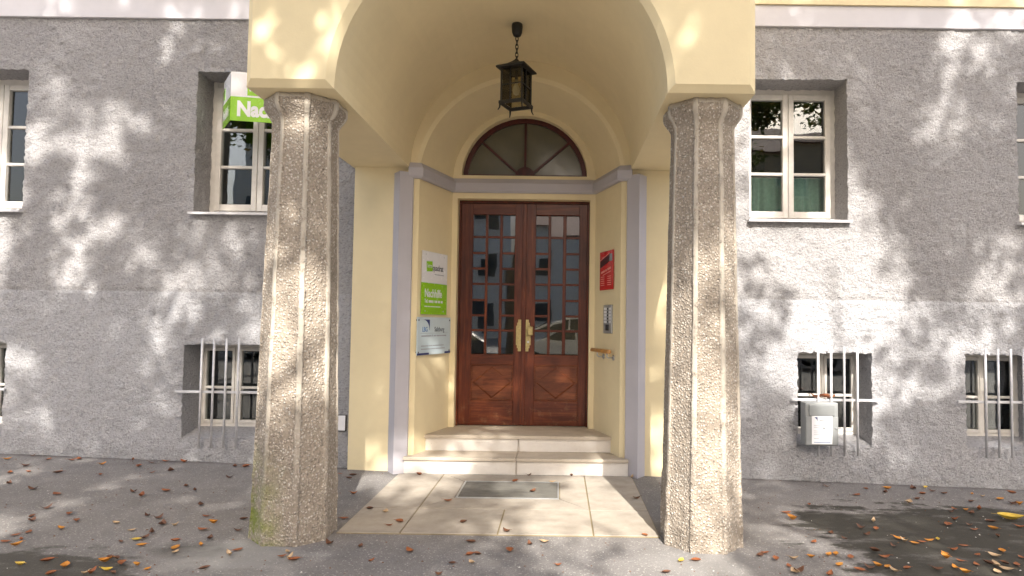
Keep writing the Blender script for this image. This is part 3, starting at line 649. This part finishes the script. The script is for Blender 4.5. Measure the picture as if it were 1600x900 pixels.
# red plate
M = JR(6.73, 2.048, .014); WS, HS = .345/KX, .41
s3 = empty('red_sign', M); tag(s3, 'glossy red plate with a dark picture on the cream wall above the doorbells', 'sign')
box('red_plate', (WS, .006, HS), M, SRED, s3, .001)
MB().prism_y([(-WS*.46, .03), (WS*.22, .09), (WS*.22, .165), (-WS*.46, .10)], -.0052, -.0036).obj('dark_picture', SDARK, s3, M)
MB().prism_y([(-WS*.46, .108), (WS*.22, .172), (WS*.22, .180), (-WS*.46, .118)], -.0054, -.0036).obj('picture_edge', SPINK, s3, M)
box('grey_picture', (WS*.2, .0016, .075), M @ T(WS*.33, -.004, .13), INK, s3)
small_print(M @ Matrix.Rotation(rad(-9), 4, 'Y'), -.14, -.008, (.10, .04, .09), .022, SPINK, s3); small_print(M @ Matrix.Rotation(rad(-9), 4, 'Y'), -.10, -.036, (.09, .12), .008, SPINK, s3)
for k in range(5):
    for x_ in (-.14, .04): box('print_line', (.10, .0012, .006), M @ T(x_+.04, -.0036, -.065-k*.022), SPINK, s3)
# intercom
M = JR(6.69, 1.535, .009); WS, HS = .208/KX, .297
ic = empty('intercom', M); tag(ic, 'steel doorbell panel with name buttons and speaker grille', 'intercom')
box('face_plate', (WS, .018, HS), M, STEEL, ic, .003)
for k in range(5):
    z_ = .108-k*.034; box('name_plate', (.076, .003, .024), M @ T(-.052, -.0105, z_), PAPER, ic, .001); box('name_plate', (.05, .003, .024), M @ T(.068, -.0105, z_), PAPER, ic, .001)
    box('bell_button', (.022, .006, .019), M @ T(.012, -.012, z_), BLK, ic, .002)
box('speaker_grille', (.085, .004, .062), M @ T(0, -.0105, -.088), BLK, ic, .002); box('camera_window', (.03, .003, .03), M @ T(.01, -.0135, -.084), DINK, ic, .001)
# grab rail
hr = empty('grab_rail', JR(6.68, 1.2)); tag(hr, 'short orange wooden grab rail on two steel brackets', 'handrail')
P0 = JR(6.50, 1.205, .075).translation; P1 = JR(6.955, 1.205, .075).translation; d = (P1-P0).normalized()
MB().tube([P0-d*.012, P0-d*.008, P0, P1, P1+d*.008, P1+d*.012], [.004, .014, .021, .021, .014, .004], 14).obj('rail', OAK, hr, None, True)
for yy in (6.56, 6.81):
    a = JR(yy, 1.14, .0).translation; b = JR(yy, 1.14, .06).translation; c = JR(yy, 1.15, .075).translation; e = JR(yy, 1.19, .075).translation
    br = MB().tube([a, b, c, e], .0065, 8).obj('bracket', STEEL, hr, None, True)
    MB().lathe([(0, -.0), (.028, 0), (.028, .007), (.02, .010), (0, .010)], n=18).obj('rosette', STEEL, br, JR(yy, 1.14, .001) @ Matrix.Rotation(math.pi/2, 4, 'X'), True)
# small service cover on the roughcast
sv = empty('service_cover', T(-1.775, FY, .46)); tag(sv, 'small square service cover low on the wall behind the mossy column', 'wall cover')
box('cover_plate', (.112, .014, .150), T(-1.775, FY-.012, .46), SWHITE, sv, .004); 
cf = MB(); frame4(cf, -1.838, -1.712, .378, .542, .0065, .0065, .0065, .0065, FY-.017, FY+.004, 0); cf.obj('cover_frame', BLK, sv)
# V-shaped banner in the left window
vs_ = empty('corner_banner', T(-2.87, 6.25, 3.449)); tag(vs_, 'white and green V shaped tutoring banner standing out from the window', 'banner')
def panel(p, q, nm, right):
    p = Vector((*p, 0)); q = Vector((*q, 0)); L_ = (q-p).length; a = math.atan2((q-p).y, (q-p).x); M = T((p.x+q.x)/2, (p.y+q.y)/2, 3.449) @ RZ(a)
    MB().box(-L_/2, L_/2, -.003, .003, .243, .49).obj('white_panel', SWHITE, vs_, M); MB().box(-L_/2, L_/2, -.003, .003, 0, .2425).obj('green_panel', SGREEN, vs_, M)
    if right:
        text('Nachhilfe', .205, M @ T(-L_/2+.055, -.0042, .055), SWHITE, vs_, sx=.84, bold=.009)
        box('logo_square', (.19, .002, .15), M @ T(-L_/2+.245, -.0042, .335), SGREEN, vs_); text('lern', .115, M @ T(-L_/2+.165, -.0056, .305), SWHITE, vs_, bold=.001); text('quadrat', .15, M @ T(-L_/2+.37, -.0045, .31), DINK, vs_, sx=.9)
    else:
        text('Nachhilfe', .15, M @ T(-L_/2+.006, -.0042, .07), SWHITE, vs_, sx=.52, bold=.003)
        box('logo_square', (.07, .002, .12), M @ T(-L_/2+.06, -.0042, .345), SGREEN, vs_); text('quadrat', .10, M @ T(-L_/2+.10, -.0045, .32), INK, vs_, sx=.6)
panel((-2.87, 6.252), (-1.96, 6.43), 'r', True); panel((-3.105, 6.56), (-2.872, 6.252), 'l', False)
bk = MB().tube([(-2.87, 6.26, 3.80), (-2.87, 6.78, 3.80)], .008, 6).tube([(-2.4, 6.35, 3.80), (-2.4, 6.78, 3.80)], .008, 6); bk.obj('bracket', BAR, vs_)
# window grilles
def grille(bars, h0, h1, label):
    yb = FY-.072; g_ = empty('window_grille', T((h0+h1)/2, yb, .215)); tag(g_, label, 'window grille', 'bar grilles over the basement windows')
    MB().tube([(h0+.03, FY+.02, .757), (h0+.03, yb+.016, .757)], .008, 8).tube([(h1-.03, FY+.02, .757), (h1-.03, yb+.016, .757)], .008, 8).obj('wall_anchor', BAR, g_)
    MB().box(h0, h1, yb+.012, yb+.026, .745, .770, 0, .002).obj('cross_bar', BAR, g_)
    for x in bars: MB().tube([(x, yb, .21), (x, yb, 1.29)], .0115, 10).obj('upright_bar', BAR, g_, None, True)
grille([-3.147, -3.027, -2.904, -2.779], -3.415, -2.585, 'galvanised bar grille before the basement window under the green banner')
grille([2.993, 3.122, 3.253, 3.384], 2.735, 3.625, 'galvanised bar grille with the grey mailbox hung on it')
grille([4.66, 4.787, 4.915, 5.04], 4.395, 5.365, 'galvanised bar grille right of the mailbox')
grille([-5.72, -5.60, -5.475, -5.35], -6.0, -5.115, 'galvanised bar grille at the end of the wall beyond the mossy column')
# mailbox
mbx = empty('mailbox', T(2.97, 6.33, .333)); tag(mbx, 'grey metal mailbox with a white paper notice hung on the basement bars', 'mailbox')
x0, x1, y0, y1, z0, z1 = 2.808, 3.128, 6.255, 6.378, .333, .748
MB().box(x0, x1, y0, y1, z0, z1, 0, .006).obj('body', MAIL, mbx)
MB().box(x0+.004, x1-.004, y0-.012, y0-.001, z0+.01, z1-.135, 0, .003).obj('door', MAIL, mbx); MB().box(x0+.035, x1-.035, y0-.014, y0-.001, z1-.125, z1-.022, 0, .003).obj('flap', MAILD, mbx)
MB().box(x1-.035, x1+.02, y0-.02, y0-.013, .50, .512, 0, .001).obj('latch', STEEL, mbx)
nt_ = MB().box(2.866, 3.064, y0-.0155, y0-.0135, .352, .622).obj('notice', PAPER, mbx); Mn = T(2.866, y0-.016, .352)
small_print(Mn, .075, .222, (.05, .03), .006, INK, nt_, -.0002); MB().prism_y([(.025, .258), (.055, .258), (.055, .22), (.047, .24)], -.001, .0005).obj('logo_shape', NAVY, nt_, Mn)
for k, wd in enumerate((.075, .09, .0, .15, .14, .12, .0, .05)):
    if wd: box('print_line', (wd, .0008, .0032), Mn @ T(.02+wd/2, -.0002, .180-k*.018), INK, nt_)
box('print_line', (.16, .0008, .005), Mn @ T(.1, -.0002, .018), BLUE, nt_); MB().prism_y([(.105, .148), (.13, .148), (.118, .166)], -.001, .0005).obj('arrow_mark', DINK, nt_, Mn)
# curtains in the right upper window: a wavy sheet on a rod
def curtain(x0, x1, z0, z1, y, label):
    c = empty('cafe_curtain', T((x0+x1)/2, y, z0)); n = 90; vs = []; 
    for zz, amp in ((z0, 1.0), (z0+(z1-z0)*.5, .8), (z1, .5)):
        for i in range(n+1):
            t = i/n; vs.append((x0+(x1-x0)*t, y+.026*amp*math.sin(t*61+.6*math.sin(t*9)), zz))
    b = MB().add(vs, [[j*(n+1)+i, j*(n+1)+i+1, (j+1)*(n+1)+i+1, (j+1)*(n+1)+i] for j in (0, 1) for i in range(n)]); b.obj('cloth', CURT, c, None, True)
    MB().tube([(x0-.02, y, z1), (x1+.02, y, z1)], .006, 8).obj('curtain_rod', WINW, c); tag(c, label, 'curtain')
curtain(2.36, 3.31, 2.64, 3.10, 6.93, 'pale green gathered cafe curtain in the window above the mailbox'); curtain(5.1, 6.04, 2.64, 3.10, 6.93, 'pale green cafe curtain in the window at the end of the wall past the mailbox')

# ------------------------------------------------------------------ street behind the viewer: trees, cars, houses
def tree(x, y, seed, H, Rc, zc, hz, nclus, sparse, label):
    R = random.Random(seed); rs = np.random.RandomState(seed)
    root = empty('street_tree', T(x, y, 0)); tag(root, label, 'tree', 'row of street trees opposite the entrance')
    tb = MB(); tips = []
    def limb(p, d, L_, r, lev):
        pts = [p.copy()]; rr = [r]; n = 5
        for i in range(n):
            d = (d+Vector((R.uniform(-1, 1), R.uniform(-1, 1), R.uniform(-.3, .7)))*.16).normalized(); p = p+d*(L_/n); pts.append(p.copy()); rr.append(r*(1-.55*(i+1)/n))
        tb.tube(pts, rr, 8 if lev < 2 else 5)
        if lev >= 2: tips.extend(pts[2:])
        if lev < 3:
            for k in range(5 if lev == 0 else 4):
                q = pts[R.choice([3, 4, 5]) if lev == 0 else R.choice([2, 3, 4, 5])]; a = R.uniform(0, 2*math.pi); el = R.uniform(.15, 1.0) if lev == 0 else R.uniform(-.25, .9)
                nd = Vector((math.cos(a)*math.cos(el), math.sin(a)*math.cos(el), math.sin(el))); nd = (nd+d*.5).normalized(); limb(q, nd, L_*R.uniform(.5, .72) if lev else R.uniform(2.6, 3.8), r*(.5 if lev else .42), lev+1)
    limb(Vector((x, y, -.05)), Vector((R.uniform(-.04, .04), R.uniform(-.04, .04), 1)), H*.58, .19, 0)
    tb.obj('trunk', BARK, root, None, True)
    # leaf clusters: on limb tips and spread through the crown's volume
    T_ = np.array([list(t) for t in tips]); v = rs.uniform(-1, 1, (nclus*5, 3)); r2 = (v*v).sum(1); v = v[(r2 < 1) & (r2 > .12)][:nclus]
    C = np.array([x, y, zc])+v*np.array([Rc, Rc, hz]); near = T_[rs.randint(0, len(T_), nclus//3)]; near = near[(np.abs(near[:, 2]-zc) < hz*1.1)]; C = np.concatenate([C, near+rs.normal(0, .2, near.shape)])
    low = C[:, 2]-(6.47-C[:, 1])*.794                      # facade height each cluster would shade; crown thinned by it to shape sun patches
    thr = np.where(low < 2.0, sparse, np.where(low < 2.6, sparse*.5-.15, -.33)); thr = np.where(low < -.2, .08, thr)
    C = C[vnoise(C, 1.4, 21 if x < 2 else 5) > thr]
    per = rs.randint(50, 105, len(C)); tot = per.sum(); cc = np.repeat(C, per, 0); rad_ = np.repeat(rs.uniform(.22, .62, len(C)), per)[:, None]
    P = cc+rs.normal(0, .44, (tot, 3))*rad_*np.array([1, 1, .75])
    a = rs.normal(0, 1, (tot, 3)); a[:, 2] *= .6; a /= np.linalg.norm(a, axis=1)[:, None]; b = np.cross(a, rs.normal(0, 1, (tot, 3))); b /= np.linalg.norm(b, axis=1)[:, None]
    s = rs.uniform(.065, .115, tot)[:, None]; nrm = np.cross(a, b)
    V = np.stack([P-a*s, P+b*s*.55+nrm*s*.15, P+a*s, P-b*s*.55+nrm*s*.15], 1).reshape(-1, 3); F = np.arange(tot*4).reshape(-1, 4)
    me = np_mesh('crown', V, F, [LEAFG, LEAFY], (rs.uniform(0, 1, tot) < np.repeat(rs.uniform(0, .35, len(C)), per)).astype(int), False)
    link('crown', me, None, root); return tot
TREES = [(-7.0, -4.6, 11, 13.5, 3.4, 10.2, 4.6, 450, .0, 'leafy street tree opposite the far end of the wall past the green banner'),
         (-1.1, -4.9, 12, 14.0, 3.3, 10.4, 4.7, 460, .0, 'leafy street tree opposite the green banner'),
         (4.9, -4.7, 13, 13.8, 3.3, 10.3, 4.6, 460, .12, 'leafy street tree opposite the right column'),
         (10.6, -4.8, 14, 14.0, 3.4, 10.3, 4.6, 450, .12, 'leafy street tree opposite the far end of the wall past the mailbox')]
for t_ in TREES: tree(*t_)

CARC = [((.62, .63, .65), 'silver'), ((.03, .035, .04), 'black'), ((.75, .75, .74), 'white'), ((.06, .10, .22), 'dark blue'), ((.28, .29, .30), 'grey')]
TYRE = simple('tyre_rubber', (.02, .02, .02), .8); RIM = simple('wheel_rim', (.5, .5, .51), .35, metal=.7); CARGL = simple('car_glass', (.02, .025, .03), .08); LAMPW = simple('headlight_clear', (.7, .7, .7), .15)
def car(x, y, i):
    col, nm = CARC[i]; pm_ = simple(nm.replace(' ', '_')+'_car_paint', col, .25, .02, coat=1.0); root = empty('parked_car', T(x, y, 0)); tag(root, nm+' hatchback car parked across the street under the trees', 'car', 'cars parked across the street')
    side = [(-2.1, .30), (-2.12, .62), (-1.95, .86), (-1.15, .97), (-.45, 1.40), (.25, 1.47), (1.15, 1.42), (1.85, 1.02), (2.08, .92), (2.12, .5), (2.05, .30)]
    b = MB(); n = len(side); rows = []
    for yy, sx, zt in ((-.86, .97, 0), (-.90, 1, 0), (.90, 1, 0), (.86, .97, 0)): pass
    vs = []
    for k, yy in enumerate((-1, -.55, .55, 1)):
        for px, pz in side:
            half = .88-.18*max(0, (pz-.9)/.55); vs.append((x+px*(1 if abs(yy) < 1 else .985), y+yy*half, pz+(.03 if abs(yy) < 1 and pz > .9 else 0)))
    fs = [[k*n+j, k*n+(j+1) % n, (k+1)*n+(j+1) % n, (k+1)*n+j] for k in range(3) for j in range(n)]+[list(range(n)), list(range(3*n, 4*n))]
    b.add(vs, fs); b.obj('body', pm_, root, None, False)
    for sgn in (-1, 1):
        for pts in (((-.95, 1.0), (-.42, 1.33), (.2, 1.39), (.2, 1.0)), ((.27, 1.0), (.27, 1.39), (1.08, 1.35), (1.55, 1.02))):
            MB().add([(x+a, y+sgn*(.892-.18*max(0, (c-.9)/.55)), c) for a, c in pts], [[0, 1, 2, 3]]).obj('side_window', CARGL, root)
        for wx in (-1.32, 1.30):
            wh = MB().lathe([(.0, -.1), (.31, -.1), (.325, -.06), (.325, .06), (.31, .1), (0, .1)], n=20).obj('wheel', TYRE, root, T(x+wx, y+sgn*.80, .325) @ Matrix.Rotation(math.pi/2, 4, 'X'), True)
            MB().lathe([(0, -.108), (.2, -.106), (.21, -.10), (.21, .10), (.2, .106), (0, .108)], n=16).obj('rim', RIM, wh, W[wh.name], True)
    MB().add([(x-1.10, y-.72, 1.02), (x-1.10, y+.72, 1.02), (x-.50, y+.62, 1.405), (x-.50, y-.62, 1.405)], [[0, 1, 2, 3]]).obj('windscreen', CARGL, root)
    for sgn in (-1, 1): box('headlight', (.06, .3, .13), T(x-2.09, y+sgn*.55, .70), LAMPW, root, .02)
for i, xx in enumerate((-9.4, -4.4, .7, 5.8, 10.9)): car(xx, -9.2-.1*(i % 2), i)
HW = [simple('pale_grey_render', (.62, .61, .58), .85), simple('white_render', (.66, .65, .62), .85), simple('ochre_render', (.45, .36, .24), .85)]
HGL = simple('dark_window_pane', (.04, .05, .06), .08); TILE = simple('roof_tiles', (.20, .10, .07), .85)
def house(x0, x1, H, m, label, fl):
    y = -24; root = empty('house', T((x0+x1)/2, y, 0)); MB().box(x0, x1, y-10, y, -.1, H).obj('wall', m, root)
    MB().add([(x0-.3, y+.4, H), (x1+.3, y+.4, H), (x1+.3, y-10.4, H), (x0-.3, y-10.4, H), (x0, y-5, H+2.6), (x1, y-5, H+2.6)], [[0, 1, 5, 4], [2, 3, 4, 5], [0, 4, 3], [1, 2, 5], [0, 3, 2, 1]]).obj('roof', TILE, root)
    k = int((x1-x0)/2.6); st = (x1-x0)/k
    for j in range(fl):
        for i in range(k):
            cx, cz = x0+st*(i+.5), 1.9+j*(H-1.2)/fl
            wf = box('window', (1.25, .12, 1.55), T(cx, y+.03, cz), WINW, root); box('pane', (1.05, .02, 1.35), T(cx, y+.1, cz), HGL, wf)
    tag(root, label, 'building', 'houses across the street')
house(-19, -2.7, 13.5, HW[0], 'pale grey four storey house across the street', 4); house(-1.9, 9.5, 7.0, HW[1], 'low white two storey house across the street', 2); house(9.9, 24, 12.0, HW[2], 'ochre four storey house across the street', 4)

# ------------------------------------------------------------------ fallen leaves
LEAFC = {'rust': mk_leaf('rust_brown_leaf', (.20, .055, .018), (.34, .12, .04), .1), 'brown': mk_leaf('dark_brown_leaf', (.075, .03, .016), (.16, .065, .03), .05), 'tan': mk_leaf('pale_tan_leaf', (.40, .26, .14), (.58, .42, .26), .1),
         'orange': mk_leaf('orange_leaf', (.48, .17, .018), (.62, .28, .04), .15), 'yellow': mk_leaf('yellow_leaf', (.60, .38, .03), (.72, .52, .10), .15)}
def leaf_mesh(seed, mat, L_=.06):
    R = random.Random(seed); n = 6; curl = R.uniform(.25, .95); fold = R.uniform(.2, .85); tw = R.uniform(-.5, .5); wmax = R.uniform(.28, .42); vs = []
    for i in range(n+1):
        t = i/n; wd = wmax*math.sin(math.pi*min(1, t*.96+.03))**.8*L_; xx = (t-.5)*L_; zz = curl*L_*.9*(t-.5)**2*2
        for sgn in (-1, 0, 1): vs.append((xx, sgn*wd*math.cos(fold), zz+abs(sgn)*wd*math.sin(fold)+sgn*tw*(t-.5)*wd))
    zmin = min(v[2] for v in vs); vs = [(a, b, c-zmin+.001) for a, b, c in vs]
    fs = [[i*3+k, i*3+k+1, (i+1)*3+k+1, (i+1)*3+k] for i in range(n) for k in (0, 1)]
    b = MB().add(vs, fs); e = vs[1]; b.tube([e, (e[0]-.22*L_, e[1]+.05*L_, max(.0015, e[2]-.0))], .0009, 4)
    return b.mesh('leaf', mat, True)
LM = {k: [leaf_mesh(s_*7+hash_, m) for s_ in range(5)] for hash_, (k, m) in enumerate(LEAFC.items())}
def ground_at(u, v):
    px, py = 874.54, 461.09; d = fw+rt*((u-px)/1000)-up*((v-py)/1000); z = 0.0
    for _ in range(5):
        t = (z-CAM.z)/d.z; p = CAM+d*t; z = gz(p.x, p.y)
    return p
A = "145,282 40,245 272,246 235,213 405,250 445,243 575,275 780,285 800,232 855,265 970,243 1035,262 960,310 855,320 565,332 325,322 160,315 55,322 50,382 185,412 320,440 750,428 795,453 935,422 1047,395 1097,420 1290,347 1320,285 1385,287 1130,503 180,568 180,592 258,522 390,553 430,592 345,636 655,605 830,562 890,578 912,612 985,618 740,645 680,710 770,697 815,688 855,657 795,730 160,655 85,672 30,708 120,698 90,730 1160,566 1370,583 1200,605 1140,640 1340,645 1180,692 1130,730 985,705 985,748 985,768 1335,755 1290,785 265,818 110,840 365,850 590,822 620,800 655,805 685,835 770,843 830,865 600,872 635,885 480,888 515,887 285,890 1150,860"
B = "40,400 168,413 375,430 213,472 550,482 625,447 655,445 628,395 632,480 790,430 875,402 937,392 992,490 813,145 490,107 208,260 272,272 288,330 330,315 598,317 533,226 778,355 1353,370 1505,472 1567,470 1443,522 1300,130 495,527 140,193 120,127 137,115 84,108 100,295 1318,217 412,117 870,120 968,148 885,187 1047,122"
C_ = "240,772 208,795 250,808 273,815"
D = "380,105 250,150 283,190 500,268 580,300 405,318 490,395 530,390 390,405 615,408 805,405 860,340 750,370 550,452 665,478 725,463 770,455 825,462 865,485 935,470 1105,475 1265,493 1150,385 1155,410 1200,365 1110,305 1060,310 1020,318 980,325 920,315 890,300 1335,392 1330,445 1440,450 1490,440 1500,475 1560,445 1450,490 1395,440 1435,400 1475,370 1585,405 1450,288 1425,243 1315,248 1290,222 1170,220 1205,193 1185,147 1205,130 1300,155 1270,138 1345,135 1300,90 1305,45 1365,60 1465,75 1575,105 1535,100 1530,40 1145,42 1080,30 1040,10 970,15 1025,45 995,75 945,95 810,35 825,15 700,15 650,50 480,3 100,395 125,380 190,418 265,455 300,490 320,483 290,415 495,507 1575,235 1410,203 1255,338 1240,425 1210,465 745,205 675,238 705,275 760,248"
pix = []
for s_, k, ox, oy in ((A, 3.6, 0, 650), (B, 2.6667, 500, 700), (C_, 3.46, 380, 640), (D, 3.636, 1160, 760)):
    for t_ in s_.split(): a, b = t_.split(','); pix.append((ox+float(a)/k, oy+float(b)/k))
YEL = [(597, 822), (620, 800), (655, 805), (855, 657), (655, 605), (1130, 730), (1370, 583), (770, 697)]
rl = random.Random(5); NAMES = {'rust': 'rust brown', 'brown': 'dark brown', 'tan': 'pale tan', 'orange': 'orange', 'yellow': 'yellow'}
def add_leaf(x, y, kind, sc, where):
    z = gz(x, y)
    if abs(x) < 1.135 and 4.555 < y < 6.29: z = .0095
    o = link('fallen_leaf', rl.choice(LM[kind]), T(x, y, z+.0005) @ RZ(rl.uniform(0, 6.28)) @ Matrix.Diagonal((sc, sc, sc*rl.uniform(.7, 1.2), 1)))
    tag(o, 'small %s fallen leaf %s' % (NAMES[kind], where), 'leaf', '%s leaves %s' % (NAMES[kind], where))
def region(x, y):
    if abs(x) < 1.135 and 4.555 < y < 6.29: return 'on the beige paving'
    if y > 5.5: return 'on asphalt close to the wall below the green banner' if x < -1 else ('on asphalt close to the wall below the mailbox' if x > 1 else 'by the steps')
    return 'on asphalt beside the mossy column' if x < -1.1 else ('on the dark stained asphalt past the right column' if x > 1.7 else 'on asphalt in front of the paving')
for u, v in pix:
    p = ground_at(u, v); x, y = p.x, p.y
    if y > 6.42: y = 6.40
    for cx in (-1.42, 1.415):
        dd = math.hypot(x-cx, y-4.53)
        if dd < .33: x = cx+(x-cx)/dd*.34; y = 4.53+(y-4.53)/dd*.34
    hot = (x > 1.9 and y < 4.7) or (x < -1.5 and y < 4.5)
    kind = rl.choices(['rust', 'brown', 'tan', 'orange', 'yellow'], [4, 2, 1.5, 3.0, .9] if hot else [4, 4, 1, .8, .15])[0]
    add_leaf(x, y, kind, rl.uniform(.75, 1.35) if y < 5 else rl.uniform(.8, 1.5), region(x, y))
p = ground_at(1580, 812); big = link('large_leaf', leaf_mesh(3, LEAFC['yellow'], .20), T(p.x, p.y, gz(p.x, p.y)+.001) @ RZ(rad(-12))); tag(big, 'large bright yellow fallen leaf on the dark stained asphalt', 'leaf')
wl = empty('withered_leaf', T(3.06, FY-.05, .772)); tag(wl, 'withered brown leaf caught on the bar above the mailbox', 'leaf')
for i, (dx, an) in enumerate(((-.07, 2.9), (.05, .25), (.0, -1.2))): link('leaflet', LM['rust'][i], T(3.06+dx, FY-.058, .773+.004*i) @ RZ(an) @ Matrix.Diagonal((2.3, 2.2, 2.2, 1)), wl)
# crumbs and grit: too small to count
rs = np.random.RandomState(4); n = 900; X = rs.uniform(-5, 5, n); Y = rs.uniform(3.4, 6.45, n); keep = ~((np.abs(X) < 1.25) & (Y > 4.5)) & (np.hypot(np.abs(X)-1.42, Y-4.53) > .33); X, Y = X[keep], Y[keep]; n = len(X)
s = rs.uniform(.003, .009, n); an = rs.uniform(0, 6.28, n); V = []; F = []
for i in range(n):
    z = gz(X[i], Y[i]); c, q = math.cos(an[i])*s[i], math.sin(an[i])*s[i]; b = len(V); V += [(X[i]-c, Y[i]-q, z), (X[i]+q*.6, Y[i]-c*.6, z), (X[i]+c, Y[i]+q, z), (X[i]-q*.6, Y[i]+c*.6, z), (X[i], Y[i], z+s[i]*.7)]; F += [(b, b+1, b+4), (b+1, b+2, b+4), (b+2, b+3, b+4), (b+3, b, b+4)]
GRIT = [simple('leaf_crumbs', (.16, .075, .035), .8), simple('pale_grit', (.5, .48, .45), .8)]
tag(link('litter', np_mesh('litter', np.array(V), np.array(F), GRIT, np.repeat((rs.uniform(0, 1, n) < .25).astype(int), 4), False)), 'fine leaf crumbs and grit scattered over the asphalt', 'litter', kind='stuff')
